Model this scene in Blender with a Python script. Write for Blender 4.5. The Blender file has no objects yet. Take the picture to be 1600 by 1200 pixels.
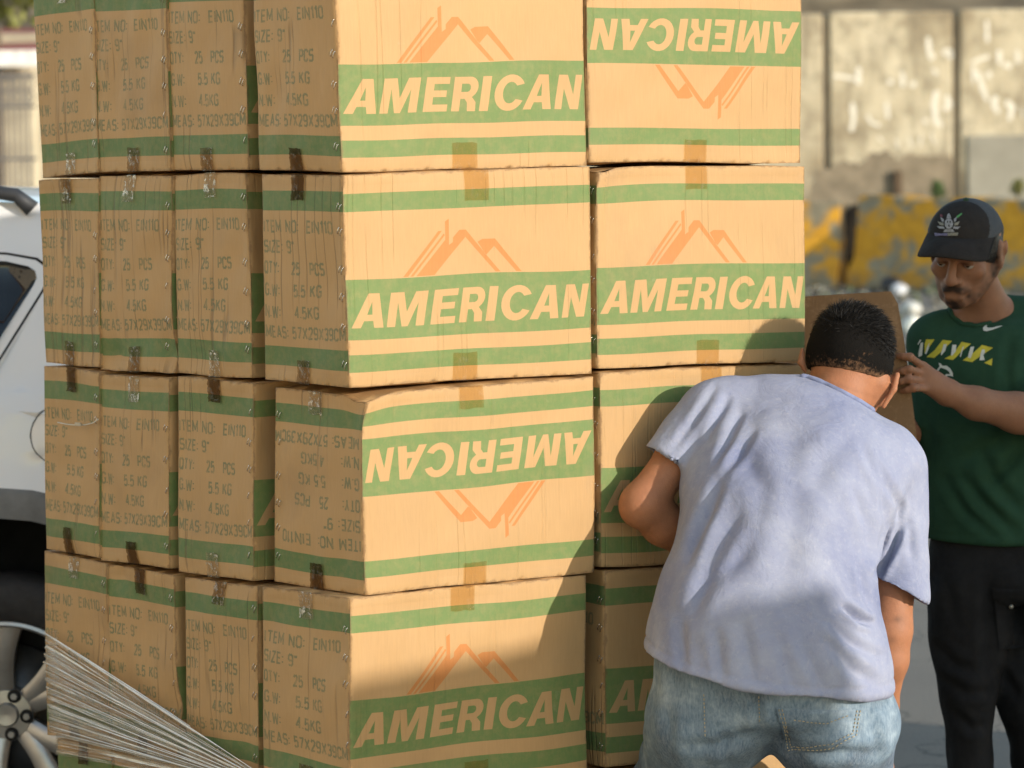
import bpy, bmesh, math, random
import numpy as np
from mathutils import Vector, Matrix
from mathutils.geometry import delaunay_2d_cdt
R = math.radians
S = bpy.context.scene
COL = S.collection

# ------------------------------------------------------------------ camera
FPX = 4518.0            # focal length in pixels of the 1600 px wide photograph
CZ = 1.56               # height of the camera above the road
PITCH, ROLL = -0.0569, -0.0118
c_, s_ = math.cos(PITCH), math.sin(PITCH)
AX_F = Vector((0, c_, s_))
AX_U0 = Vector((0, -s_, c_))
AX_R0 = Vector((1, 0, 0))
cr, sr = math.cos(ROLL), math.sin(ROLL)
AX_R = AX_R0 * cr + AX_U0 * sr
AX_U = AX_U0 * cr - AX_R0 * sr
cam_d = bpy.data.cameras.new('camera')
cam = bpy.data.objects.new('camera', cam_d); COL.objects.link(cam)
cam.matrix_world = Matrix((( AX_R.x, AX_U.x, -AX_F.x, 0), (AX_R.y, AX_U.y, -AX_F.y, 0), (AX_R.z, AX_U.z, -AX_F.z, CZ), (0, 0, 0, 1)))
cam_d.sensor_width = 36; cam_d.lens = 36 * FPX / 1600
cam_d.clip_start = 0.1; cam_d.clip_end = 2000
cam_d.dof.use_dof = True; cam_d.dof.focus_distance = 5.6; cam_d.dof.aperture_fstop = 5.0
S.camera = cam
CP = Vector((0, 0, CZ))

def ray(px, py):
    return AX_F + AX_R * ((px - 800) / FPX) + AX_U * ((600 - py) / FPX)
def at(px, py, d):
    """world point seen at pixel px,py of the photograph, d metres in front of the camera (measured along +Y)"""
    r = ray(px, py)
    return CP + r * (d / r.y)
def hit(px, py, p0, n):
    r = ray(px, py)
    return CP + r * ((p0 - CP).dot(n) / r.dot(n))

# ------------------------------------------------------------------ light
SUN_DIR = Vector((0.80, -0.565, 0.235)).normalized()     # towards the sun
SUN_EL = math.asin(SUN_DIR.z)
w = bpy.data.worlds.new('World'); S.world = w; w.use_nodes = True
nt = w.node_tree; nt.nodes.clear()
sky = nt.nodes.new('ShaderNodeTexSky'); sky.sky_type = 'NISHITA'; sky.sun_disc = False
sky.sun_elevation = SUN_EL; sky.sun_rotation = math.atan2(SUN_DIR.x, SUN_DIR.y)
sky.air_density = 1.0; sky.dust_density = 0.3; sky.ozone_density = 1.0
bg = nt.nodes.new('ShaderNodeBackground'); bg.inputs[1].default_value = 0.15
out = nt.nodes.new('ShaderNodeOutputWorld')
wb_ = nt.nodes.new('ShaderNodeMix'); wb_.data_type = 'RGBA'; wb_.blend_type = 'MULTIPLY'; wb_.inputs[0].default_value = 1; wb_.inputs[7].default_value = (1.06, .98, .88, 1)
nt.links.new(sky.outputs[0], wb_.inputs[6]); nt.links.new(wb_.outputs[2], bg.inputs[0]); nt.links.new(bg.outputs[0], out.inputs[0])
sd = bpy.data.lights.new('sun', 'SUN'); sd.energy = 2.1; sd.angle = R(0.55); sd.color = (1.0, 0.92, 0.82)
so = bpy.data.objects.new('sun', sd); COL.objects.link(so)
so.rotation_euler = (-SUN_DIR).to_track_quat('-Z', 'Y').to_euler()
S.view_settings.view_transform = 'Standard'; S.view_settings.look = 'None'
S.view_settings.exposure = 1.10; S.view_settings.gamma = 1; S.view_settings.use_curve_mapping = False
S.cycles.max_bounces = 6; S.cycles.transparent_max_bounces = 12

# ------------------------------------------------------------------ helpers
def lin(r, g, b):
    f = lambda c: ((c / 255 + .055) / 1.055) ** 2.4 if c > 10 else c / 255 / 12.92
    return (f(r), f(g), f(b), 1)

class Mat:
    """small node-graph writer"""
    def __init__(s, name, rough=.7, spec=.3, color=(.5, .5, .5, 1)):
        s.m = bpy.data.materials.new(name); s.m.use_nodes = True
        s.nt = s.m.node_tree; s.b = s.nt.nodes['Principled BSDF']; s.out = s.nt.nodes['Material Output']
        s.b.inputs['Roughness'].default_value = rough
        s.b.inputs['Specular IOR Level'].default_value = spec
        s.b.inputs['Base Color'].default_value = color if len(color) == 4 else (*color, 1)
    def n(s, t, **kw):
        nd = s.nt.nodes.new(t)
        for k, v in kw.items():
            if k.startswith('i_'): nd.inputs[k[2:].replace('_', ' ')].default_value = v
            else: setattr(nd, k, v)
        return nd
    def l(s, a, b): s.nt.links.new(a, b)
    def coord(s, kind='Object', scale=(1, 1, 1), rot=(0, 0, 0)):
        tc = s.n('ShaderNodeTexCoord'); mp = s.n('ShaderNodeMapping')
        mp.inputs['Scale'].default_value = scale; mp.inputs['Rotation'].default_value = rot
        s.l(tc.outputs[kind], mp.inputs[0]); return mp.outputs[0]
    def noise(s, vec, scale=5, detail=4, rough=.55, dist=0, out='Fac'):
        nd = s.n('ShaderNodeTexNoise'); nd.inputs['Scale'].default_value = scale
        nd.inputs['Detail'].default_value = detail; nd.inputs['Roughness'].default_value = rough
        nd.inputs['Distortion'].default_value = dist; s.l(vec, nd.inputs['Vector']); return nd.outputs[out]
    def ramp(s, fac, stops):
        nd = s.n('ShaderNodeValToRGB'); e = nd.color_ramp.elements
        while len(e) < len(stops): e.new(0.5)
        for k, (p, c) in enumerate(stops):
            e[k].position = p; e[k].color = c if hasattr(c, '__len__') and len(c) == 4 else ((c, c, c, 1) if not hasattr(c, '__len__') else (*c, 1))
        s.l(fac, nd.inputs[0]); return nd.outputs[0]
    def mix(s, fac, a, b, mode='MIX'):
        nd = s.n('ShaderNodeMix', data_type='RGBA', blend_type=mode)
        for ki, sock, v in ((0, nd.inputs[0], fac), (1, nd.inputs[6], a), (1, nd.inputs[7], b)):
            if hasattr(v, 'links'): s.l(v, sock)
            elif isinstance(v, (int, float)): sock.default_value = (v, v, v, 1) if ki else v
            else: sock.default_value = v if len(v) == 4 else (*v, 1)
        return nd.outputs[2]
    def math(s, op, a, b=0.0, c=None):
        nd = s.n('ShaderNodeMath', operation=op)
        for sock, v in zip(nd.inputs, (a, b, c)):
            if v is None: continue
            if hasattr(v, 'links'): s.l(v, sock)
            else: sock.default_value = v
        return nd.outputs[0]
    def bump(s, h, strength=.3, dist=.002, prev=None):
        nd = s.n('ShaderNodeBump'); nd.inputs['Strength'].default_value = strength; nd.inputs['Distance'].default_value = dist
        s.l(h, nd.inputs['Height'])
        if prev is not None: s.l(prev, nd.inputs['Normal'])
        return nd.outputs[0]
    def col(s, c): s.l(c, s.b.inputs['Base Color']); return s
    def nrm(s, c): s.l(c, s.b.inputs['Normal']); return s

def simple(name, color, rough=.7, spec=.3, metal=0, nscale=20, var=.25, bump=.0, bdist=.003):
    m = Mat(name, rough, spec, color); m.b.inputs['Metallic'].default_value = metal
    v = m.coord(); n = m.noise(v, nscale, 5)
    c = color[:3]
    m.col(m.ramp(n, [(.25, tuple(x * (1 - var) for x in c)), (.75, tuple(min(1, x * (1 + var)) for x in c))]))
    if bump: m.nrm(m.bump(n, bump, bdist))
    return m.m

def obj(name, verts, faces, mat=None, parent=None, smooth=True, mids=None, uv=None):
    me = bpy.data.meshes.new(name)
    if isinstance(verts, np.ndarray): verts = verts.tolist()
    if isinstance(faces, np.ndarray): faces = faces.tolist()
    me.from_pydata(verts, [], faces)
    mats = mat if isinstance(mat, (list, tuple)) else [mat]
    for m in mats:
        if m: me.materials.append(m)
    if mids is not None: me.polygons.foreach_set('material_index', np.asarray(mids, dtype=np.int32))
    if uv is not None:
        ul = me.uv_layers.new(name='uv'); idx = np.zeros(len(me.loops), dtype=np.int32)
        me.loops.foreach_get('vertex_index', idx)
        ul.data.foreach_set('uv', np.asarray(uv, dtype=np.float32)[idx].ravel())
    me.polygons.foreach_set('use_smooth', np.full(len(me.polygons), bool(smooth)))
    me.update()
    o = bpy.data.objects.new(name, me); COL.objects.link(o)
    if parent:
        o.parent = parent; o.matrix_parent_inverse = parent.matrix_world.inverted()
    return o
def tag(o, label=None, cat=None, group=None, kind=None):
    if label: o['label'] = label
    if cat: o['category'] = cat
    if group: o['group'] = group
    if kind: o['kind'] = kind
    return o
def thing(name, loc, label, cat, group=None):
    o = bpy.data.objects.new(name, None); COL.objects.link(o); o.location = loc; o.empty_display_size = .1
    o.matrix_world = Matrix.Translation(loc)
    return tag(o, label, cat, group)

class MB:
    """collects vertices and faces of ONE mesh"""
    def __init__(s): s.v = []; s.f = []; s.m = []
    def add(s, v, f, mi=0):
        k = len(s.v); s.v += [tuple(p) for p in v]; s.f += [tuple(i + k for i in q) for q in f]; s.m += [mi] * len(f)
    def box(s, c, d, rot=None, mi=0, bev=0):
        bm = bmesh.new(); bmesh.ops.create_cube(bm, size=1)
        for v in bm.verts: v.co = Vector((v.co.x * d[0], v.co.y * d[1], v.co.z * d[2]))
        if bev: bmesh.ops.bevel(bm, geom=bm.edges[:], offset=bev, segments=2, affect='EDGES', profile=.6)
        M = Matrix.Translation(c) @ (rot.to_4x4() if rot else Matrix())
        bm.verts.ensure_lookup_table()
        s.add([M @ v.co for v in bm.verts], [[v.index for v in f.verts] for f in bm.faces], mi); bm.free()
    def tube(s, pts, r, n=10, mi=0, cap=True):
        pts = [Vector(p) for p in pts]; rr = r if hasattr(r, '__len__') else [r] * len(pts)
        vs = []; prev = None
        for i, p in enumerate(pts):
            t = (pts[min(i + 1, len(pts) - 1)] - pts[max(i - 1, 0)]).normalized()
            if prev is None: a = t.orthogonal().normalized()
            else: a = (prev - t * prev.dot(t)).normalized()
            prev = a; b = t.cross(a)
            vs += [p + (a * math.cos(2 * math.pi * k / n) + b * math.sin(2 * math.pi * k / n)) * rr[i] for k in range(n)]
        fs = [(i * n + k, i * n + (k + 1) % n, (i + 1) * n + (k + 1) % n, (i + 1) * n + k) for i in range(len(pts) - 1) for k in range(n)]
        if cap: fs += [tuple(range(n - 1, -1, -1)), tuple((len(pts) - 1) * n + k for k in range(n))]
        s.add(vs, fs, mi)
    def lathe(s, prof, M, n=48, mi=0):
        """prof: (r, h) pairs, revolved about local z of M"""
        vs = [M @ Vector((r * math.cos(2 * math.pi * k / n), r * math.sin(2 * math.pi * k / n), h)) for r, h in prof for k in range(n)]
        fs = [(i * n + k, i * n + (k + 1) % n, (i + 1) * n + (k + 1) % n, (i + 1) * n + k) for i in range(len(prof) - 1) for k in range(n)]
        s.add(vs, fs, mi)
    def prism(s, poly, M, h, mi=0):
        n = len(poly)
        vs = [M @ Vector((x, y, 0)) for x, y in poly] + [M @ Vector((x, y, h)) for x, y in poly]
        s.add(vs, [tuple(range(n - 1, -1, -1)), tuple(range(n, 2 * n))] + [(k, (k + 1) % n, n + (k + 1) % n, n + k) for k in range(n)], mi)
    def build(s, name, mat, parent=None, smooth=False):
        o = obj(name, s.v, s.f, mat, parent, smooth, s.m)
        return o
def auto_smooth(o, ang=40):
    bm = bmesh.new(); bm.from_mesh(o.data)
    for e in bm.edges:
        if len(e.link_faces) == 2 and e.calc_face_angle(0) > R(ang): e.smooth = False
    for f in bm.faces: f.smooth = True
    bm.to_mesh(o.data); bm.free(); return o

# --- smooth random field built of sines (for dents, folds, bulges)
def field(seed, n=14, lo=1., hi=6.):
    rg = np.random.RandomState(seed)
    K = rg.normal(size=(n, 3)); K /= np.linalg.norm(K, axis=1)[:, None]; K *= rg.uniform(lo, hi, size=(n, 1)) * 2 * math.pi
    ph = rg.uniform(0, 6.28, n); am = 1 / np.sqrt(n) * 1.2
    return lambda P: (np.sin(P @ K.T + ph).sum(1) * am)

# --- signed-distance bodies, meshed by surface nets
class SDF:
    def __init__(s): s.p = []
    def ball(s, c, r, k=.02, rot=None, sub=False):
        r = np.array([r, r, r] if not hasattr(r, '__len__') else r, dtype=float)
        s.p.append(('e', np.array(c, dtype=float), r, k, None if rot is None else np.array(rot.to_3x3()), sub)); return s
    def cone(s, a, b, ra, rb, k=.02, sub=False):
        s.p.append(('c', np.array(a, dtype=float), np.array(b, dtype=float), (ra, rb), k, sub)); return s
    def limb(s, pts, rs, k=.02):
        for i in range(len(pts) - 1): s.cone(pts[i], pts[i + 1], rs[i], rs[i + 1], k)
        return s
    def chain(s, rows, n=5, k=.02, rot=None):
        """rows: (centre, (rx, ry, rz)); dense ellipsoids between them (Catmull-Rom)"""
        C = np.array([list(r[0]) + list(r[1]) for r in rows], dtype=float)
        Q = np.vstack([2 * C[0] - C[1], C, 2 * C[-1] - C[-2]])
        for i in range(1, len(Q) - 2):
            for t in np.arange(n) / n:
                v = .5 * (2 * Q[i] + (Q[i + 1] - Q[i - 1]) * t + (2 * Q[i - 1] - 5 * Q[i] + 4 * Q[i + 1] - Q[i + 2]) * t * t + (3 * Q[i] - Q[i - 1] - 3 * Q[i + 1] + Q[i + 2]) * t ** 3)
                s.ball(v[:3], v[3:], k, rot)
        s.ball(C[-1, :3], C[-1, 3:], k, rot); return s
    def ev(s, P):
        d = np.full(len(P), 9., dtype=np.float32)
        for q in s.p:
            if q[0] == 'e':
                X = P - q[1]
                if q[4] is not None: X = X @ q[4]
                k0 = np.sqrt(((X / q[2]) ** 2).sum(1)); k1 = np.sqrt(((X / q[2] ** 2) ** 2).sum(1)) + 1e-9
                e = k0 * (k0 - 1) / k1; k = q[3]; sub = q[5]
            else:
                a, b = q[1], q[2]; ra, rb = q[3]; ab = b - a; L2 = (ab ** 2).sum() + 1e-12
                t = np.clip(((P - a) @ ab) / L2, 0, 1)
                e = np.linalg.norm(P - a - t[:, None] * ab, axis=1) - (ra + (rb - ra) * t); k = q[4]; sub = q[5]
            if sub:
                h = np.clip(.5 - .5 * (d + e) / k, 0, 1); d = d * (1 - h) + (-e) * h + k * h * (1 - h)
            else:
                h = np.clip(.5 + .5 * (e - d) / k, 0, 1); d = e * (1 - h) + d * h - k * h * (1 - h)
        return d
    def mesh(s, h, clip=None, extra=None, pad=.03, smooth=1, bounds=()):
        lo = np.full(3, 1e9); hi = -lo
        for q in s.p:
            if q[5]: continue
            if q[0] == 'e':
                r = q[2].max() if q[4] is not None else q[2]; lo = np.minimum(lo, q[1] - r); hi = np.maximum(hi, q[1] + r)
            else:
                r = max(q[3]); lo = np.minimum(lo, np.minimum(q[1], q[2]) - r); hi = np.maximum(hi, np.maximum(q[1], q[2]) + r)
        for b_ in bounds: lo = np.minimum(lo, np.array(b_) - .07); hi = np.maximum(hi, np.array(b_) + .07)
        lo -= pad; hi += pad
        def full(q):
            d = s.ev(q)
            if extra is not None: d = extra(q, d)
            if clip is not None:
                for (p0, n) in clip: d = np.maximum(d, (q - np.array(p0)) @ np.array(n, dtype=float))
            return d
        K = 5; M = np.ceil((hi - lo) / (h * K)).astype(int) + 1; N = M * K + 1
        # coarse pass, then only the points near the surface
        cg = np.stack(np.meshgrid(*[lo[i] + h * K * (np.arange(M[i]) + .5) for i in range(3)], indexing='ij'), -1).reshape(-1, 3)
        cd = np.concatenate([full(cg[i:i + 300000]) for i in range(0, len(cg), 300000)])
        near = np.abs(cd) < h * K * 1.9
        D = np.repeat(np.repeat(np.repeat(np.where(cd < 0, -1., 1.).astype(np.float32).reshape(M), K, 0), K, 1), K, 2)
        D = np.pad(D, ((0, 1),) * 3, mode='edge')
        bi = np.argwhere(near.reshape(M)) * K
        og = np.stack(np.meshgrid(*[np.arange(K + 1)] * 3, indexing='ij'), -1).reshape(-1, 3)
        for i in range(0, len(bi), 2000):
            I = (bi[i:i + 2000][:, None, :] + og[None]).reshape(-1, 3)
            D[tuple(I.T)] = full(lo + h * I)
        ins = D < 0; faces = []; ids = []; poss = []; cross = []; shp = tuple(N - 1)
        for a in range(3):
            sl0 = [slice(None)] * 3; sl1 = [slice(None)] * 3; sl0[a] = slice(None, -1); sl1[a] = slice(1, None)
            A, B = D[tuple(sl0)], D[tuple(sl1)]; X = ins[tuple(sl0)] != ins[tuple(sl1)]
            I = np.argwhere(X); t = A[X] / (A[X] - B[X]); pos = I.astype(float); pos[:, a] += t
            b, c = (a + 1) % 3, (a + 2) % 3
            ok = (I[:, b] > 0) & (I[:, c] > 0) & (I[:, b] < N[b] - 1) & (I[:, c] < N[c] - 1)
            I, pos = I[ok], pos[ok]; flip = ins[tuple(sl0)][X][ok]; quad = []
            for db, dc in ((-1, -1), (0, -1), (0, 0), (-1, 0)):
                J = I.copy(); J[:, b] += db; J[:, c] += dc; k = np.ravel_multi_index(tuple(J.T), shp); ids.append(k); poss.append(pos); quad.append(k)
            q = np.stack(quad, 1); q[~flip] = q[~flip][:, ::-1]; cross.append(q)
        ids = np.concatenate(ids); poss = np.vstack(poss); used, inv = np.unique(ids, return_inverse=True); cnt = np.bincount(inv)
        V = np.stack([np.bincount(inv, poss[:, i]) for i in range(3)], 1) / cnt[:, None] * h + lo
        F = np.searchsorted(used, np.vstack(cross))
        for _ in range(smooth): V = relax(V, F, .5)
        return V, F
def relax(V, F, a=.5):
    i = np.concatenate([F[:, [0, 1, 2, 3]].ravel(), F[:, [1, 2, 3, 0]].ravel()]); j = np.concatenate([F[:, [1, 2, 3, 0]].ravel(), F[:, [0, 1, 2, 3]].ravel()])
    n = np.bincount(i, minlength=len(V)); s = np.stack([np.bincount(i, V[j, k], len(V)) for k in range(3)], 1)
    return V * (1 - a) + a * s / np.maximum(n, 1)[:, None]
def normals(V, F):
    e1 = V[F[:, 2]] - V[F[:, 0]]; e2 = V[F[:, 3]] - V[F[:, 1]]; fn = np.cross(e1, e2)
    N = np.stack([np.bincount(F.ravel(), np.repeat(fn[:, k], 4), len(V)) for k in range(3)], 1)
    return N / (np.linalg.norm(N, axis=1)[:, None] + 1e-12)
def topx(V):
    """pixel coordinates of points (used to lay folds where the cloth has them; returns x, y, depth)"""
    X = V - np.array(CP); r = X @ np.array(AX_R); u = X @ np.array(AX_U); f = X @ np.array(AX_F)
    return 800 + FPX * r / f, 600 - FPX * u / f, X[:, 1]
def seg_dist(px, py, pts):
    """distance in photo pixels to a polyline and parameter along it"""
    best = np.full(len(px), 1e9); par = np.zeros(len(px)); L = 0; tot = sum(math.dist(pts[i], pts[i + 1]) for i in range(len(pts) - 1))
    for i in range(len(pts) - 1):
        a = np.array(pts[i], float); b = np.array(pts[i + 1], float); ab = b - a; l2 = ab @ ab
        t = np.clip(((px - a[0]) * ab[0] + (py - a[1]) * ab[1]) / l2, 0, 1)
        d = np.hypot(px - a[0] - t * ab[0], py - a[1] - t * ab[1]); k = d < best
        best[k] = d[k]; par[k] = (L + t[k] * math.sqrt(l2)) / tot; L += math.sqrt(l2)
    return best, par
# ------------------------------------------------------------------ cartons
YAW = 0.65
EU = Vector((math.cos(YAW), math.sin(YAW), 0))       # along the wide faces, to the right and away
EV = Vector((-math.sin(YAW), math.cos(YAW), 0))      # along the narrow faces, to the left and away
ZUP = Vector((0, 0, 1))
CORNER = Vector((-0.3041, 5.2643, 0))
BW, BD, BH = .57, .29, .39

def shear_poly(poly, x0, sc, top, base, sh=.2):
    H = base - top
    return [(x0 + x * sc + sh * (y) * H, base - y * H) for x, y in poly]
def arc(cx, cy, rx, ry, a0, a1, n):
    return [(cx + rx * math.cos(R(a0 + (a1 - a0) * i / n)), cy + ry * math.sin(R(a0 + (a1 - a0) * i / n))) for i in range(n + 1)]
# letters: x in units where 1 = letter height, y up
LET = {
 'A': ([[(0, 0), (.36, 1), (.66, 1), (.88, 0), (.62, 0), (.575, .2), (.32, .2), (.25, 0)], [(.385, .38), (.535, .38), (.49, .76)]], .88),
 'M': ([[(0, 0), (0, 1), (.36, 1), (.5, .42), (.68, 1), (1.02, 1), (1.02, 0), (.79, 0), (.79, .68), (.575, 0), (.41, 0), (.23, .7), (.23, 0)]], 1.02),
 'E': ([[(0, 0), (0, 1), (.7, 1), (.7, .8), (.25, .8), (.25, .61), (.64, .61), (.64, .42), (.25, .42), (.25, .2), (.7, .2), (.7, 0)]], .7),
 'R': ([[(0, 0), (0, 1), (.5, 1)] + arc(.5, .7, .27, .3, 80, -60, 8) + [(.6, .41), (.74, .26), (.76, 0), (.5, 0), (.47, .25), (.38, .36), (.25, .36), (.25, 0)], [(.25, .8), (.25, .56), (.44, .56)] + arc(.44, .68, .1, .12, -80, 80, 5) + [(.44, .8)]], .79),
 'I': ([[(0, 0), (0, 1), (.25, 1), (.25, 0)]], .25),
 'C': ([arc(.45, .5, .45, .52, 28, 332, 22) + arc(.46, .5, .22, .31, 322, 38, 16)], .86),
 'N': ([[(0, 0), (0, 1), (.3, 1), (.57, .42), (.57, 1), (.8, 1), (.8, 0), (.52, 0), (.23, .6), (.23, 0)]], .8),
}
def front_print():
    """loops in face units 0..1 (x right, y down): green even-odd set, orange set"""
    g = []; X = lambda x: (x - 80) / 1105; Y = lambda y: (y + 205) / 966
    for a, b in ((.092, .176), (.494, .778), (.846, .927)):
        g.append([(0, a), (1, a), (1, b), (0, b)])
    top, base = Y(337), Y(493)
    for ch, x0, wd in (('A', 98, 138), ('M', 250, 160), ('E', 437, 105), ('R', 562, 112), ('I', 687, 40), ('C', 748, 134), ('A', 886, 134), ('N', 1036, 110)):
        loops, w0 = LET[ch]
        for lp in loops:
            q = []
            for x, y in lp:
                q.append((X(x0 + x / w0 * wd + .165 * y * 156 - 1), base - y * (base - top)))
            g.append(q)
    o = []
    for lp in ([(328, 268), (349, 268), (500, 64), (484, 64)], [(358, 268), (371, 268), (513, 84), (508, 76)],
               [(384, 268), (462, 268), (604, 97), (742, 268), (764, 268), (606, 63), (577, 63), (549, 96), (548, 118), (531, 130), (531, 10), (514, 22), (514, 106)],
               [(660, 122), (682, 110), (740, 110), (857, 268), (834, 268), (736, 145), (699, 187)]):
        o.append([(X(x), Y(y)) for x, y in lp])
    return g, o
# stencil-like stroke letters for the small print: x 0..w, y 0..1 up
_o = [(.15, 0), (.38, 0), (.5, .15), (.5, .85), (.38, 1), (.12, 1), (0, .85), (0, .15), (.12, 0), (.2, 0)]
ST = {'I': (.0, [[(0, 0), (0, 1)]]), 'T': (.5, [[(0, 1), (.5, 1)], [(.25, 0), (.25, 1)]]), 'E': (.42, [[(.42, 0), (0, 0), (0, 1), (.42, 1)], [(0, .52), (.38, .52)]]),
 'M': (.62, [[(0, 0), (0, 1), (.31, .25), (.62, 1), (.62, 0)]]), 'N': (.5, [[(0, 0), (0, 1), (.5, 0), (.5, 1)]]), 'O': (.5, [_o]), '0': (.44, [[(x * .88, y) for x, y in _o]]),
 ':': (.0, [[(0, .1), (0, .24)], [(0, .6), (0, .74)]]), '.': (.0, [[(0, 0), (0, .12)]]), '1': (.16, [[(0, .8), (.16, 1), (.16, 0)]]), '"': (.14, [[(0, .75), (0, 1)], [(.14, .75), (.14, 1)]]),
 'S': (.48, [[(0, .12), (.1, 0), (.38, 0), (.48, .12), (.48, .4), (.38, .5), (.1, .53), (0, .63), (0, .88), (.1, 1), (.38, 1), (.47, .88)]]),
 'Z': (.44, [[(0, 1), (.44, 1), (0, 0), (.44, 0)]]), '9': (.44, [[(0, .08), (.12, 0), (.34, 0), (.44, .15), (.44, .88), (.32, 1), (.1, 1), (0, .88), (0, .58), (.1, .46), (.42, .46)]]),
 'Q': (.5, [_o, [(.3, .2), (.55, -.06)]]), 'Y': (.5, [[(0, 1), (.25, .5), (.5, 1)], [(.25, .5), (.25, 0)]]),
 '2': (.44, [[(0, .82), (.1, 1), (.34, 1), (.44, .85), (.42, .62), (0, 0), (.44, 0)]]), '5': (.44, [[(.42, 1), (.04, 1), (.03, .52), (.12, .6), (.34, .6), (.44, .46), (.44, .14), (.34, 0), (.1, 0), (0, .12)]]),
 'P': (.46, [[(0, 0), (0, 1), (.36, 1), (.46, .9), (.46, .58), (.36, .47), (0, .47)]]), 'C': (.46, [[(.46, .22), (.44, .1), (.34, 0), (.12, 0), (0, .15), (0, .85), (.12, 1), (.34, 1), (.44, .9), (.46, .78)]]),
 'G': (.5, [[(.48, .8), (.46, .9), (.36, 1), (.12, 1), (0, .85), (0, .15), (.12, 0), (.36, 0), (.48, .12), (.48, .46), (.27, .46)]]),
 'W': (.74, [[(0, 1), (.17, 0), (.37, .85), (.57, 0), (.74, 1)]]), 'K': (.48, [[(0, 0), (0, 1)], [(.46, 1), (.03, .42)], [(.16, .6), (.48, 0)]]), 'X': (.5, [[(0, 0), (.5, 1)], [(0, 1), (.5, 0)]]),
 'A': (.54, [[(0, 0), (.27, 1), (.54, 0)], [(.09, .3), (.45, .3)]]), '3': (.44, [[(0, .88), (.1, 1), (.34, 1), (.44, .88), (.42, .6), (.3, .53), (.18, .53)], [(.3, .53), (.44, .42), (.44, .12), (.34, 0), (.1, 0), (0, .12)]]),
 '4': (.46, [[(.34, 0), (.34, 1), (0, .3), (.46, .3)]]), '7': (.44, [[(0, 1), (.44, 1), (.14, 0)]]), ' ': (.2, [])}
def stroke_quads(txt, x0, x1, yc, hh, W, H, lw=.24):
    """quads in face units; x0..x1 is the span of the line, hh the letter height in metres"""
    adv = .27; tot = sum(ST[c][0] + adv for c in txt) - adv; sx = (x1 - x0) / tot; qs = []; x = x0
    kx, ky = sx * W, hh                                    # metres per letter unit
    for c in txt:
        w_, ls = ST[c]
        for l in ls:
            P = [((x / 1 + px * sx) * W, yc * H + (.5 - py) * hh) for px, py in l]
            for i in range(len(P) - 1):
                a, b = Vector(P[i]), Vector(P[i + 1]); d = (b - a); L = d.length
                if L < 1e-6: continue
                d /= L; n = Vector((-d.y, d.x)); h = lw * hh / 2
                h = h * (1 if abs(d.y) > .5 else .8); e0 = h * (.9 if i else .0) ; e1 = h * (.9 if i < len(P) - 2 else .0)
                qs.append([((p.x) / W, (p.y) / H) for p in (a - d * e0 + n * h, b + d * e1 + n * h, b + d * e1 - n * h, a - d * e0 - n * h)])
        x += (w_ + adv) * sx
    return [[(min(.985, p[0]), p[1]) for p in q] for q in qs]
def side_print():
    g = [[(0, a), (1, a), (1, b), (0, b)] for a, b in ((.08, .175), (.825, .92))]
    t = []
    for s, y, x0, x1 in (('ITEM NO:  EIN110', .25, .035, .865), ('SIZE: 9"', .345, .035, .40), ('QTY:    25   PCS', .445, .035, .74), ('G.W:    5.5 KG', .55, .04, .70), ('N.W:    4.5KG', .655, .04, .67), ('MEAS: 57X29X39CM', .755, .04, .975)):
        t += stroke_quads(s, x0, x1, y, .0200, BD, BH)
    return g, t
def inside(C, loops):
    r = np.zeros(len(C), bool)
    for lp in loops:
        L = np.array(lp); a = L; b = np.roll(L, -1, 0); k = np.zeros(len(C), bool)
        lo = L.min(0); hi = L.max(0); sel = np.where((C[:, 0] >= lo[0]) & (C[:, 0] <= hi[0]) & (C[:, 1] >= lo[1]) & (C[:, 1] <= hi[1]))[0]
        if len(sel) == 0: continue
        x, y = C[sel, 0][:, None], C[sel, 1][:, None]
        with np.errstate(divide='ignore', invalid='ignore'):
            c = ((a[:, 1] > y) != (b[:, 1] > y)) & (x < (b[:, 0] - a[:, 0]) * (y - a[:, 1]) / (b[:, 1] - a[:, 1]) + a[:, 0])
        r[sel] ^= (c.sum(1) % 2 == 1)
    return r
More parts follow.
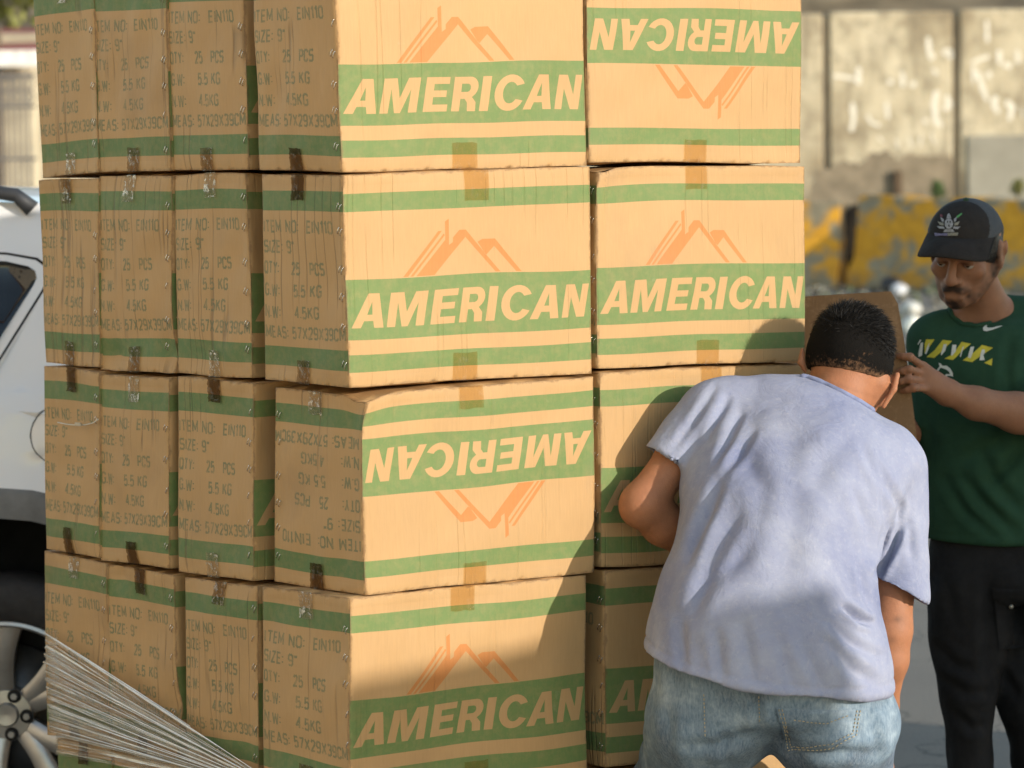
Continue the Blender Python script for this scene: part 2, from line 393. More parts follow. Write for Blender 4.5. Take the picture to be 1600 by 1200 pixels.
def template(nu, nv, sets, W=.57, H=.39):
    es = []; cv = []
    for si, loops in enumerate(sets):
        for lp in loops:
            k0 = len(cv); pts = []
            for i in range(len(lp)):
                a, b = lp[i], lp[(i + 1) % len(lp)]; L = math.hypot((b[0] - a[0]) * W, (b[1] - a[1]) * H); n = max(1, int(L / .011)) if si < 2 else 1
                pts += [(a[0] + (b[0] - a[0]) * t / n, a[1] + (b[1] - a[1]) * t / n) for t in range(n)]
            cv += pts; es += [(k0 + i, k0 + (i + 1) % len(pts)) for i in range(len(pts))]
    g = np.array([(i / nu, j / nv) for i in range(nu + 1) for j in range(nv + 1)])
    if es:
        A = np.array([cv[e[0]] for e in es]) * (W, H); B = np.array([cv[e[1]] for e in es]) * (W, H); G = g * (W, H); keep = np.ones(len(g), bool)
        for a, b in zip(A, B):
            ab = b - a; t = np.clip(((G - a) @ ab) / (ab @ ab + 1e-12), 0, 1); keep &= np.hypot(*(G - a - t[:, None] * ab).T) > .0032
        edge = ((g == 0) | (g == 1)).sum(1) >= 2; g = g[keep | edge]
    k = len(g); vs = [tuple(p) for p in g] + cv; es = [(a + k, b + k) for a, b in es]
    V, E_, F, *_ = delaunay_2d_cdt([Vector(v) for v in vs], es, [], 0, 1e-5)
    V = np.array([[v.x, v.y] for v in V]); F = np.array([f for f in F if len(f) == 3])
    C = V[F].mean(1); mid = np.zeros(len(F), int)
    for k, loops in enumerate(sets):
        if k == 2:
            for lp in loops: mid[inside(C, [lp])] = 3     # overlapping strokes: any of them
        else: mid[inside(C, loops)] = k + 1
    a = V[F]; cr_ = (a[:, 1, 0] - a[:, 0, 0]) * (a[:, 2, 1] - a[:, 0, 1]) - (a[:, 1, 1] - a[:, 0, 1]) * (a[:, 2, 0] - a[:, 0, 0])
    F[cr_ > 0] = F[cr_ > 0][:, ::-1]
    return V, F, mid
TF = template(54, 37, list(front_print()))
gs, ts = side_print()
TS = template(28, 37, [gs, [], ts], .29)
TP = template(12, 12, [])

def cardboard(name, base, ink=0.0, k=1.0, dark=.02):
    m = Mat(name, .62, .28); uv = m.coord('UV')
    oi = m.n('ShaderNodeObjectInfo'); rv = m.n('ShaderNodeVectorMath', operation='SCALE'); rv.inputs[0].default_value = (37, 53, 71); m.l(oi.outputs['Random'], rv.inputs[3])
    ad = m.n('ShaderNodeVectorMath', operation='ADD'); m.l(m.coord('Object'), ad.inputs[0]); m.l(rv.outputs[0], ad.inputs[1]); ob = ad.outputs[0]
    m1 = m.n('ShaderNodeMapping'); m1.inputs['Scale'].default_value = (1, .08, 1); m.l(uv, m1.inputs[0])
    fl = m.noise(m1.outputs[0], 260, 3, .6)                 # flutes and fibres, upright
    fine = m.noise(uv, 900, 2)
    big = m.noise(ob, 5, 5, .6)
    c0 = m.ramp(big, [(.3, tuple(x * .93 for x in base)), (.7, tuple(x * 1.05 for x in base))])
    c1 = m.mix(.35, c0, m.ramp(fl, [(.3, tuple(x * .88 for x in base)), (.7, tuple(x * 1.08 for x in base))]))
    # scuffs, stains
    sc = m.noise(ob, 14, 8, .7); scf = m.ramp(sc, [(.66, 0), (.78, 1)])
    scs = m.math('MULTIPLY', scf, .22); c2 = m.mix(scs, c1, (.62, .50, .36, 1))
    st = m.noise(ob, 3.1, 6, .6); stf = m.math('MULTIPLY', m.ramp(st, [(.56, 0), (.72, 1)]), .34)
    c3 = m.mix(stf, c2, (.27, .17, .09, 1))
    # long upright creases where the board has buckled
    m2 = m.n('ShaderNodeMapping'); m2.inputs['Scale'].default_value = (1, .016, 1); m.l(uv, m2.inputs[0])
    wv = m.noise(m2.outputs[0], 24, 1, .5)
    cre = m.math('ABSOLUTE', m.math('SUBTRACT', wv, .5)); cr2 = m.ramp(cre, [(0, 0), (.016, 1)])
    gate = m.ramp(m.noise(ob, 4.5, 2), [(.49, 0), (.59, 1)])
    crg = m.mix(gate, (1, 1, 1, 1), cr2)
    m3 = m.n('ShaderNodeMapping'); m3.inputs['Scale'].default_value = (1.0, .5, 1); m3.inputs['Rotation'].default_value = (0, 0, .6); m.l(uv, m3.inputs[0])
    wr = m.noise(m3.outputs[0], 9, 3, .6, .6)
    crd = m.math('MULTIPLY', m.math('SUBTRACT', 1.0, crg), dark); c3 = m.mix(crd, c3, (.10, .065, .035, 1))  # the dark amount paints crease shade into the colour
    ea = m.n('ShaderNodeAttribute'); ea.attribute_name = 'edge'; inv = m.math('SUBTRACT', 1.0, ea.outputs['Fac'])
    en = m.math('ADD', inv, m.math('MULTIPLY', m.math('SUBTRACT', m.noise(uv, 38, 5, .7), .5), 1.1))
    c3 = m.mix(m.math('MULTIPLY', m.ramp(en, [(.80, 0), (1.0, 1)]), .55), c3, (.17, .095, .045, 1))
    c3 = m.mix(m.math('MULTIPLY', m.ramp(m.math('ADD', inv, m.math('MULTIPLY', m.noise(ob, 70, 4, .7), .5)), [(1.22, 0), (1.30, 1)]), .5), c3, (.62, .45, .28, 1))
    wear = m.math('MULTIPLY', m.ramp(m.noise(uv, 45, 6, .75), [(.45, 0), (.75, 1)]), ink)
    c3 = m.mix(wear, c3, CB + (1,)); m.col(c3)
    b1 = m.bump(fine, .10, .0006); b2 = m.bump(fl, .30, .0009, b1)
    b3 = m.bump(crg, (.6 if dark > .1 else .5) * k, .0022, b2); b4 = m.bump(m.math('MULTIPLY', wr, m.math('ADD', .75, m.math('MULTIPLY', inv, .8))), .6 * k, .007, b3)
    m.nrm(b4)
    return m.m
CB = (.478, .292, .128)
M_card = cardboard('cardboard', CB)
M_green = cardboard('green ink on cardboard', (.148, .212, .068), .25)
M_cside = cardboard('cardboard narrow side', CB, dark=.50, k=1.15)  # copy for the shaded faces, crease shade painted in heavier
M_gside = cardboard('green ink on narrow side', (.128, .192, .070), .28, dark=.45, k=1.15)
M_orange = cardboard('orange ink on cardboard', (.505, .200, .058), .10)
M_text = cardboard('faded green lettering ink', (.215, .192, .095), .8, dark=.3)
def tape_mat(name, tint, gl, df):
    m = Mat(name, .22, .5); t = m.n('ShaderNodeBsdfTransparent'); t.inputs[0].default_value = tint
    g = m.n('ShaderNodeBsdfGlossy'); g.inputs['Roughness'].default_value = .30; g.inputs[0].default_value = (1, .95, .86, 1)
    v = m.coord('Object'); n = m.noise(v, 60, 4, .7, 1.5); bp = m.bump(n, 1.0, .006); m.l(bp, g.inputs['Normal'])
    d = m.n('ShaderNodeBsdfDiffuse'); d.inputs[0].default_value = (.45, .36, .22, 1)
    m1 = m.n('ShaderNodeMixShader'); m1.inputs[0].default_value = df; m.l(t.outputs[0], m1.inputs[1]); m.l(d.outputs[0], m1.inputs[2])
    m2 = m.n('ShaderNodeMixShader'); m.l(m.math('MULTIPLY', m.ramp(m.noise(v, 55, 5, .75, 1.2), [(.52, .04), (.66, 1)]), gl), m2.inputs[0]); m.l(m1.outputs[0], m2.inputs[1]); m.l(g.outputs[0], m2.inputs[2])
    m.l(m2.outputs[0], m.out.inputs[0]); return m.m
M_tape = tape_mat('brown packing tape', (.90, .81, .64, 1), .04, .04)
M_tape2 = tape_mat('clear packing tape', (.62, .54, .42, 1), .40, .06); M_tape3 = tape_mat('crinkled clear tape', (.86, .82, .74, 1), .75, .16); M_tape4 = tape_mat('dark packing tape', (.40, .32, .22, 1), .12, .04)
M_staple = Mat('staple steel', .25, .6, (.75, .70, .62, 1)); M_staple.b.inputs['Metallic'].default_value = 1; M_staple = M_staple.m

def bil(c, u, v):
    """c: TL, TR, BR, BL as arrays; u right, v down"""
    u = u[:, None]; v = v[:, None]
    return c[0] * (1 - u) * (1 - v) + c[1] * u * (1 - v) + c[2] * u * v + c[3] * (1 - u) * v

def make_carton(q, seed, label, flip=False, dents=(), bulge=None, group='cartons stacked on the pallet', nst=6, tapes=True):
    """q: dict of corners A (front left) B (front right) C (back right) D (back left), 1 top 0 bottom"""
    rg = random.Random(seed); q = {k: np.array(v, float) for k, v in q.items()}
    base = (q['A0'] + q['B0'] + q['C0'] + q['D0']) / 4
    root = thing('cardboard_box', Vector(base), label, 'cardboard box', group)
    f1 = field(seed, 10, 1.2, 4.5); f2 = field(seed + 99, 12, 5, 13)
    V = []; F = []; Mi = []; UV = []; ED = []; k0 = 0; keep = {}
    for fi, (nm, T, cc) in enumerate((('front', TF, 'A1 B1 B0 A0'), ('side', TS, 'D1 A1 A0 D0'), ('right', TS, 'B1 C1 C0 B0'), ('back', TP, 'C1 D1 D0 C0'), ('top', TP, 'D1 C1 B1 A1'), ('bottom', TP, 'A0 B0 C0 D0'))):
        c = [q[x] for x in cc.split()]
        tv, tf, tm = T; u, v = tv[:, 0], tv[:, 1]
        if flip and nm in ('front', 'side', 'right'): pass
        n = np.cross(c[1] - c[0], c[0] - c[3]); n = n / np.linalg.norm(n)
        W = np.linalg.norm(c[1] - c[0]); H = np.linalg.norm(c[3] - c[0])
        uu, vv = (1 - u, 1 - v) if flip and fi < 3 else (u, v)
        P = bil(c, uu, vv)
        eu, ev = np.minimum(uu, 1 - uu) * W, np.minimum(vv, 1 - vv) * H; ed = np.minimum(eu, ev)
        fade = np.clip(ed / .035, 0, 1); fade = fade * fade * (3 - 2 * fade)
        bl = (bulge if bulge is not None else rg.uniform(-.002, .0035)) if nm != 'right' else 0
        aw = (1.0, 1.7, 1, 1, 1, 1)[fi]; d = bl * np.sin(math.pi * uu) * np.sin(math.pi * vv) + fade * (.0016 * f1(P) + .0009 * f2(P)) * aw
        # soft edge, worn to a small radius
        r = .006; g = np.clip(1 - eu / r, 0, 1) ** 2; h = np.clip(1 - ev / r, 0, 1) ** 2
        d -= .30 * r * np.maximum(g, h)
        tu = (c[1] - c[0]) / W; tv_ = (c[3] - c[0]) / H
        P = P + n * d[:, None] + tu * (np.where(uu < .5, 1, -1) * .30 * r * g)[:, None] + tv_ * (np.where(vv < .5, 1, -1) * .30 * r * h)[:, None]
        V.append(P); tri = tf.copy()
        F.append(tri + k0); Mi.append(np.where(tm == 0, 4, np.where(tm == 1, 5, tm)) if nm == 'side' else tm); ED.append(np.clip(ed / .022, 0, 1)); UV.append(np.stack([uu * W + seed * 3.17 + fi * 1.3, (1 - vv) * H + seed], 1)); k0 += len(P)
        keep[nm] = (c, n, W, H)
    V = np.vstack(V); F = np.vstack(F); Mi = np.concatenate(Mi); UV = np.vstack(UV)
    wob = field(seed + 7, 8, 1.5, 5)                       # the edges of a used carton are never quite straight
    V[:, 2] += .0016 * wob(V); V += np.outer(.0018 * field(seed + 8, 8, 1, 5)(V), np.array(EU) * .5 - np.array(EV) * .5)
    def dent(V):
        for (pos, rad, vec) in dents:
            p = np.array(pos); w_ = np.exp(-((np.linalg.norm(V - p, axis=1) / rad) ** 2)); V = V + w_[:, None] * np.array(vec)
            V = V + (w_ * .0035 * field(seed + 55, 10, 10, 22)(V))[:, None] * np.array([.5, -.7, .5])
        return V
    V = dent(V)
    V -= base
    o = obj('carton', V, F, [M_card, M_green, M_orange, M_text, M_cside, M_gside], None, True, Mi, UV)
    ea = o.data.attributes.new('edge', 'FLOAT', 'POINT'); ea.data.foreach_set('value', np.concatenate(ED).astype(np.float32))
    o.parent = root
    bm = bmesh.new(); bm.from_mesh(o.data); bmesh.ops.remove_doubles(bm, verts=bm.verts, dist=.0003)
    bmesh.ops.recalc_face_normals(bm, faces=bm.faces)
    bm.to_mesh(o.data); bm.free()
    # tape over the seams of top and bottom
    if tapes:
        for nm, mt, w_ in (('front', M_tape, .10), ('side', M_tape2, .155)):
            c, n, W, H = keep[nm]
            for end in (0, 1):
                ln = rg.uniform(.11, .145); uc = .5 + rg.uniform(-.035, .035) - (.01 if nm == 'front' else 0)
                nu, nv = 5, 12; vs = []; fs = []
                for j in range(nv + 1):
                    for i in range(nu + 1):
                        u = uc + (i / nu - .5) * w_; v = j / nv * ln; v = v if end == 0 else 1 - v
                        if j == nv: v += rg.uniform(-.003, .003)
                        P = bil(c, np.array([u]), np.array([v]))[0]
                        eu_ = min(v, 1 - v) * H; fd = min(1, eu_ / .035); fd = fd * fd * (3 - 2 * fd)
                        dd = fd * (.0016 * f1(P[None])[0] + .0009 * f2(P[None])[0]) * (1.7 if nm == 'side' else 1) + .0012 + rg.uniform(0, .0009 if nm == 'front' else .0028)
                        if nm in keep: dd += max(0, (bulge or .0035)) * math.sin(math.pi * v)
                        P = P + n * dd; P = P[None].copy()
                        P[:, 2] += .0016 * wob(P); P = P + np.outer(.0018 * field(seed + 8, 8, 1, 5)(P), np.array(EU) * .5 - np.array(EV) * .5); P = dent(P)
                        vs.append(P[0] - base)
                mt = M_tape if nm == 'front' else rg.choice((M_tape2, M_tape3, M_tape4))
                fs = [(j * (nu + 1) + i, j * (nu + 1) + i + 1, (j + 1) * (nu + 1) + i + 1, (j + 1) * (nu + 1) + i) for j in range(nv) for i in range(nu)]
                t = obj('tape', np.array(vs), fs, mt, None, True); t.parent = root
        # pairs of staples down the glued edge of the narrow face
        c, n, W, H = keep['side']
        for k in range(nst):
            v = .06 + .88 * (k + .5) / nst + rg.uniform(-.02, .02); u0 = .945 if not flip else .05
            for e in (0, 1):
                if rg.random() < .12: continue
                P = bil(c, np.array([u0 + .028 * e]), np.array([v + .008 * e]))[0]; P = P + n * .0022
                tu = Vector((c[1] - c[0]) / W); up = Vector((c[0] - c[3]) / H); dr = (up + tu * .55).normalized()
                mb = MB(); L = .0065; p = Vector(P - base)
                mb.tube([p - dr * L - Vector(n) * .002, p - dr * L, p - dr * L * .3 + Vector(n) * .0006, p + dr * L * .4 + Vector(n) * .0004, p + dr * L, p + dr * L - Vector(n) * .002], .00085, 6)
                s_o = mb.build('staple', M_staple, None, True); s_o.parent = root
    return root

def cornerbox(ft, sl, seed, label, **kw):
    """ft: pixels TL TR BR BL of the wide face, sl: pixels TL BL of the far edge of the narrow face"""
    off = kw.pop('off', 0.)
    nF = -EV; p0 = CORNER + EV * off
    TL, TR, BR, BL = [hit(*p, p0, nF) for p in ft]
    if sl:
        a = hit(*sl[0], TL, -EU); b = hit(*sl[1], BL, -EU); D1, D0 = a, b
    else:
        D1, D0 = TL + EV * BD, BL + EV * BD
    C1 = TR + (D1 - TL); C0 = BR + (D0 - BL)
    return make_carton(dict(A1=TL, B1=TR, B0=BR, A0=BL, D1=D1, D0=D0, C1=C1, C0=C0), seed, label, **kw)
def sidebox(sf, seed, label, **kw):
    """sf: pixels TL TR BR BL of the narrow face"""
    off = kw.pop('off', 0.)
    p0 = CORNER + EU * off
    D1, A1, A0, D0 = [hit(*p, p0, -EU) for p in sf]
    return make_carton(dict(A1=A1, B1=A1 + EU * BW, B0=A0 + EU * BW, A0=A0, D1=D1, D0=D0, C1=D1 + EU * BW, C0=D0 + EU * BW), seed, label, **kw)

def P_(px, py, off=0): return hit(px, py, CORNER + EV * off, -EV)
R1 = 'top row of the stack'; R2 = 'second row from the top'; R3 = 'third row from the top'; R4 = 'fourth row from the top'; R5 = 'lowest row, mostly cut off by the photo'
cornerbox([(521, -67), (912, -66), (917, 260), (533, 270)], [(392, -55), (404, 266)], 1, 'carton at the sunlit near corner of the stack, topmost row, upright print', bulge=.003)
cornerbox([(534, 272), (924, 259), (927, 583), (546, 607)], [(406, 271), (412, 596)], 2, 'carton at the sunlit near corner, second row from the top, upright print', bulge=.002)
cornerbox([(563, 617), (930, 585), (930, 894), (570, 931)], [(428, 605), (427, 910)], 3, 'upside-down carton with crushed top corner at the near edge, third row from top', flip=True,
          dents=[(P_(556, 614), .045, (.010, .006, -.016))])
cornerbox([(546, 935), (918, 897), (918, 1210), (548, 1257)], [(409, 916), (411, 1220)], 4, 'carton at the near corner, half in shadow, just under the upside-down one', bulge=.001)
cornerbox([(548, 1261), (918, 1214), (919, 1520), (550, 1578)], [(411, 1224), (413, 1520)], 5, 'carton at the near corner of the lowest row, below the half shadowed one')
cornerbox([(916, -60), (1253, -53), (1253, 255), (918, 255)], None, 6, 'carton with upside-down print at the upper right of the stack', flip=True, off=.004)
cornerbox([(930, 260), (1258, 258), (1260, 565), (933, 577)], None, 7, 'right hand carton of the second row, shadow of a head on it', off=.0, bulge=.002,
          dents=[(P_(936, 262), .03, (.004, .004, -.008))])
cornerbox([(937, 580), (1262, 567), (1262, 871), (938, 888)], None, 8, 'carton behind the raised elbow of the man in the pale blue shirt', off=.004)
cornerbox([(944, 891), (1262, 873), (1262, 1165), (945, 1202)], None, 9, 'fully shaded carton behind the hip of the man in the pale blue shirt', off=.006)
cornerbox([(944, 1205), (1262, 1168), (1262, 1472), (944, 1520)], None, 10, 'lowest carton seen between the legs of the man in jeans', off=.006)
# narrow faces: columns from near to far
cols = [('carton in the second column from the near corner', [
            [(257, -52), (379, -56), (388, 265), (268, 266)], [(271, 271), (385, 269), (394, 592), (276, 583)],
            [(276, 586), (395, 596), (397, 911), (279, 894)], [(288, 902), (402, 916), (405, 1221), (291, 1192)], [(292, 1196), (405, 1225), (407, 1525), (294, 1488)]]),
        ('carton in the third column from the near corner', [
            [(141, -35), (259, -42), (266, 269), (151, 271)], [(154, 275), (268, 272), (267, 586), (155, 579)],
            [(154, 583), (264, 588), (265, 891), (156, 877)], [(168, 881), (271, 897), (279, 1190), (173, 1165)], [(175, 1169), (280, 1194), (282, 1480), (178, 1450)]]),
        ('carton at the far left edge of the stack', [
            [(50, -29), (145, -40), (153, 270), (65, 280)], [(58, 281), (153, 277), (155, 576), (70, 569)],
            [(67, 571), (154, 578), (156, 873), (70, 858)], [(67, 861), (166, 878), (171, 1163), (73, 1149)], [(88, 1153), (175, 1167), (177, 1450), (90, 1432)]])]
rows = ['topmost row', 'second row', 'third row', 'fourth row', 'lowest row']
for ci, (cn, fl) in enumerate(cols):
    for ri, sf in enumerate(fl):
        dn = []
        if ci == 1 and ri == 1: dn = [(hit(260, 560, CORNER, -EU), .05, (.012, .010, .0)), (hit(168, 555, CORNER, -EU), .04, (.008, .008, .0))]
        if ci == 1 and ri == 3: dn = [(hit(272, 1110, CORNER, -EU), .05, (.012, .010, .0)), (hit(180, 900, CORNER, -EU), .03, (.010, .008, .0))]
        if ci == 2 and ri == 3: dn = [(hit(164, 1000, CORNER, -EU), .04, (.008, .008, .0))]
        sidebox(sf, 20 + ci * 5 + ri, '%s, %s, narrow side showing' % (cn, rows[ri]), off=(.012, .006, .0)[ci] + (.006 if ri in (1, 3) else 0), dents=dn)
# ------------------------------------------------------------------ ground
def gz(x, y):
    t = min(1, max(0, (y - 12.5) / 18.5)); return .76 * t + .012 * max(0, y - 31) * 0
def make_ground():
    xs = [-60, -20] + [-8 + i for i in range(17)] + [12, 20, 60]; ys = [-30, -8, 0, 4] + [5 + i for i in range(8)] + [13.5 + 1.5 * i for i in range(13)] + [35.9]
    v = [(x, y, gz(x, y)) for y in ys for x in xs]; n = len(xs)
    f = [(j * n + i, j * n + i + 1, (j + 1) * n + i + 1, (j + 1) * n + i) for j in range(len(ys) - 1) for i in range(n - 1)]
    m = Mat('old asphalt', .9, .2); c = m.coord()
    big = m.noise(c, .8, 6, .6); gr = m.noise(c, 160, 3, .7); pt = m.noise(c, .35, 3, .5)
    a = m.ramp(big, [(.3, (.21, .172, .135)), (.7, (.30, .255, .19))])
    a = m.mix(.45, a, m.ramp(gr, [(.35, (.08, .08, .075)), (.65, (.30, .295, .27))]))
    cr = m.n('ShaderNodeTexVoronoi', feature='DISTANCE_TO_EDGE'); cr.inputs['Scale'].default_value = 1.3; cr.inputs['Randomness'].default_value = 1
    dn = m.n('ShaderNodeMix', data_type='RGBA'); dn.inputs[0].default_value = .35; m.l(c, dn.inputs[6]); m.l(m.noise(c, 3, 4, out='Color'), dn.inputs[7]); m.l(dn.outputs[2], cr.inputs['Vector'])
    a = m.mix(m.ramp(cr.outputs['Distance'], [(.0, .6), (.008, 0)]), a, (.05, .05, .045, 1))
    m.col(a); m.nrm(m.bump(gr, .5, .006)); m = m.m
    tag(obj('road', v, f, m, None, True), 'worn grey asphalt road', None, None, 'structure')
    # upper bank behind the retaining wall
    bs = [(-60, 36.3, 3.75), (60, 36.3, 4.05), (60, 44, 5.8), (-60, 44, 5.4), (60, 90, 11), (-60, 90, 10)]
    mb = MB(); nx, ny = 80, 14; v = []
    fl = field(5, 10, .05, .3)
    for j in range(ny + 1):
        for i in range(nx + 1):
            x = -22 + i * .8; y = 36.35 + (j / ny) ** 2 * 50; z = 4.02 + .015 * (x - 4) + .28 * (y - 36.3) + .12 * fl(np.array([[x, y, 0]]))[0] * min(1, (y - 36.3))
            v.append((x, y, z))
    f = [(j * (nx + 1) + i, j * (nx + 1) + i + 1, (j + 1) * (nx + 1) + i + 1, (j + 1) * (nx + 1) + i) for j in range(ny) for i in range(nx)]
    tag(obj('hillside', v, f, simple('dry soil', (.20, .155, .095, 1), .95, .1, nscale=1.5, var=.45, bump=.5, bdist=.1)), 'dry brown bank above the retaining wall', None, None, 'structure')
make_ground()

# ------------------------------------------------------------------ retaining wall
def make_wall():
    m = Mat('weathered concrete panel', .9, .15); c = m.coord(scale=(1, 1, 1))
    a = m.ramp(m.noise(c, 1.1, 6, .62), [(.30, (.33, .275, .18)), (.50, (.55, .485, .34)), (.72, (.72, .65, .48))])
    b = m.noise(c, 4.5, 6, .7); a = m.mix(m.ramp(b, [(.48, 0), (.68, .75)]), a, (.22, .185, .13, 1))
    st = m.coord(scale=(2.2, 2, .35)); a = m.mix(m.ramp(m.noise(st, 2.2, 5, .65), [(.50, 0), (.70, .65)]), a, (.19, .16, .11, 1))
    # shade of the lower wall painted into the colour, with a ragged edge
    sp = m.n('ShaderNodeSeparateXYZ'); m.l(m.coord(), sp.inputs[0])
    hh = m.math('ADD', sp.outputs[2], m.math('MULTIPLY', m.noise(m.coord(), 1.0, 4), -1.6)); hh = m.math('ADD', hh, .55)
    a = m.mix(m.ramp(hh, [(0, .75), (.9, .6), (1.0, 0)]) if False else m.math('MULTIPLY', m.ramp(m.math('MULTIPLY', hh, .5), [(.70, 1), (.95, 0)]), .62), a, (.155, .130, .092, 1))
    m.col(a); m.nrm(m.bump(m.noise(m.coord(), 30, 5), .4, .02)); M = m.m
    wh = simple('whitewash paint', (.74, .71, .60, 1), .8, .1, nscale=9, var=.12)
    gr = simple('grey wall shade', (.30, .285, .23, 1), .9, .1, nscale=2, var=.25, bump=.3, bdist=.02)
    root = thing('retaining_wall', Vector((4, 36, .7)), 'tall weathered concrete panel wall smeared with white graffiti', 'wall')
    Y = 36.0; mpx = Y / FPX
    seams = [150, 330, 515, 700, 900, 1098, 1295, 1497, 1700, 1905] + [2108 + 203 * i for i in range(7)]
    for i in range(len(seams) - 1):
        a, b = seams[i], seams[i + 1]; xa, xb = (a - 800) * mpx + .045, (b - 800) * mpx - .045
        zt = CZ + (342 - (34 - (a + b) / 2 * 0.010 + 6)) * mpx - .0
        mb = MB(); mb.box(((xa + xb) / 2, Y + .12, (zt + .6) / 2), (xb - xa, .22, zt - .6), bev=.03, mi=0)
        mb.build('concrete_panel', M, root)
        mb = MB(); mb.box(((b - 800) * mpx, Y + .19, (zt + .5) / 2), (.16, .2, zt - .55), bev=.02); mb.build('joint_post', simple('stained joint concrete', (.33, .28, .21, 1), .9, .1, nscale=3), root)
    mb = MB(); rg = random.Random(3)
    st = [((1302, 118), (1318, 120), (1334, 123)), ((1342, 105), (1341, 132)), ((1450, 58), (1452, 82), (1458, 92)), ((1473, 82), (1485, 80), (1484, 92)), ((1458, 108), (1464, 116)), ((1464, 142), (1460, 160), (1462, 190), (1472, 196)), ((1478, 150), (1484, 162), (1476, 172)), ((1444, 186), (1448, 192)), ((1410, 112), (1411, 136)), ((1425, 128), (1428, 136)), ((1391, 124), (1392, 132)),
          ((1332, 160), (1334, 185), (1330, 205)), ((1355, 180), (1362, 192), (1375, 196)), ((1385, 160), (1388, 185)), ((1542, 32), (1543, 66)), ((1519, 98), (1532, 92), (1546, 88)), ((1522, 102), (1521, 130)), ((1528, 112), (1534, 134), (1543, 158)), ((1561, 78), (1562, 100)), ((1590, 78), (1591, 100)), ((1556, 150), (1553, 165), (1560, 176)), ((1572, 158), (1582, 168), (1577, 188)), ((1547, 112), (1543, 122)), ((1568, 100), (1580, 104)), ((1380, 222), (1372, 214)), ((1440, 212), (1437, 230)), ((1456, 208), (1460, 226)), ((1400, 218), (1404, 232)), ((1420, 214), (1425, 232)), ((1595, 165), (1600, 185))]
    for k, s in enumerate(st):
        w_ = rg.uniform(2.6, 4.6) * mpx if k < 24 else 1.5 * mpx
        P = [at(x, y, Y + .006) for x, y in s]; n = 5; vs = []; Q = []
        for i in range(len(P) - 1):
            for t in range(n): Q.append(P[i].lerp(P[i + 1], t / n))
        Q.append(P[-1])
        for i, p in enumerate(Q):
            d = (Q[min(i + 1, len(Q) - 1)] - Q[max(i - 1, 0)]).normalized(); nn = Vector((-d.z, 0, d.x)); e = w_ * (rg.uniform(.75, 1.2)) * (.7 if i in (0, len(Q) - 1) else 1)
            vs += [p + nn * e, p - nn * e]
        mb.add(vs, [(2 * i, 2 * i + 1, 2 * i + 3, 2 * i + 2) for i in range(len(Q) - 1)])
    mb.build('graffiti', wh, root)
    # grey slab painted as the shadow low on the right panel
    mb = MB(); p = at(1512, 212, Y - .02); mb.box((p.x + 1.1, Y - .005, p.z - 1.0), (2.2, .05, 2.0), bev=.015); mb.build('shade_slab', gr, root)
    # ragged dark patch low on the wall, painted in its shaded tone
    dm = simple('shaded concrete tone', (.24, .20, .14, 1), .95, .1, nscale=5, var=.35)
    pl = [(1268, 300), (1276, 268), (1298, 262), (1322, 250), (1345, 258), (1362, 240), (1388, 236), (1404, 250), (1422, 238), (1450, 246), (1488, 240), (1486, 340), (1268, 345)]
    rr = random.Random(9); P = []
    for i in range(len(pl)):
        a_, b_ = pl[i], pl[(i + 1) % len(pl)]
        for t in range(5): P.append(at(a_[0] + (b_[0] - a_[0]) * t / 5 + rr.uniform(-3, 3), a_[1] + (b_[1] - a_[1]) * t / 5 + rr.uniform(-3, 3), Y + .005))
    mb = MB(); mb.add(P, [tuple(range(len(P)))]); mb.build('shade_patch', dm, root)
    mb = MB(); p = at(1403, 292, Y - .05); mb.box((p.x, Y - .05, p.z - .3), (.10, .08, 1.0), bev=.02); mb.build('rusty_pipe', simple('rust brown pipe', (.12, .085, .055, 1), .9, .1), root)
make_wall()

# tyre lying on top of the bank
def make_tyre():
    p = at(1392, -4, 37.6); c = Vector((p.x, 37.6, 0)); root = thing('old_tyre', Vector((p.x, 37.6, 4.45)), 'dark old tyre lying on the bank above the wall', 'tyre')
    mb = MB(); M_ = Matrix.Translation((p.x, 37.6, 4.62)) @ Matrix.Rotation(R(68), 4, 'X') @ Matrix.Rotation(.3, 4, 'Y')
    mb.lathe([(.20, -.07), (.25, -.10), (.31, -.10), (.335, -.06), (.335, .06), (.31, .10), (.25, .10), (.20, .07), (.20, -.07)], M_, 36)
    o = mb.build('tyre_tread', simple('old rubber', (.045, .042, .04, 1), .8, .3, nscale=8), root, True)
make_tyre()

# ------------------------------------------------------------------ barriers
def barrier_mat():
    m = Mat('worn yellow paint on concrete', .85, .2); c = m.coord(scale=(1, 1, 1.2))
    n = m.noise(c, 2.1, 7, .62, .4); y = m.ramp(m.noise(c, 6, 4), [(.3, (.58, .28, .03)), (.7, (.80, .40, .04))])
    g = m.ramp(m.noise(c, 5, 5), [(.3, (.22, .185, .12)), (.7, (.36, .31, .21))])
    sp = m.n('ShaderNodeSeparateXYZ'); m.l(m.coord(), sp.inputs[0])
    low = m.ramp(sp.outputs[2], [(.0, .35), (.25, 0)])     # bare, muddy foot
    f = m.math('ADD', m.ramp(n, [(.49, 0), (.56, 1)]), low)
    f = m.math('MINIMUM', f, 1.0); m.col(m.mix(f, y, g)); m.nrm(m.bump(m.noise(c, 20, 5), .4, .02)); return m.m
M_bar = barrier_mat()
p_ = at(1337, 400, 33.2); s_ = SDF(); s_.ball((p_.x, 32.7, .9), (.4, .25, .78), .1); s_.ball((p_.x - .3, 33.4, .8), (.5, .3, .5), .1)  # dark lumps added behind the barriers to fill the gap with shade
_f = field(12, 10, .5, 2.5); V_, F_ = s_.mesh(.05, extra=lambda q, d: d + .06 * _f(q), pad=.15)
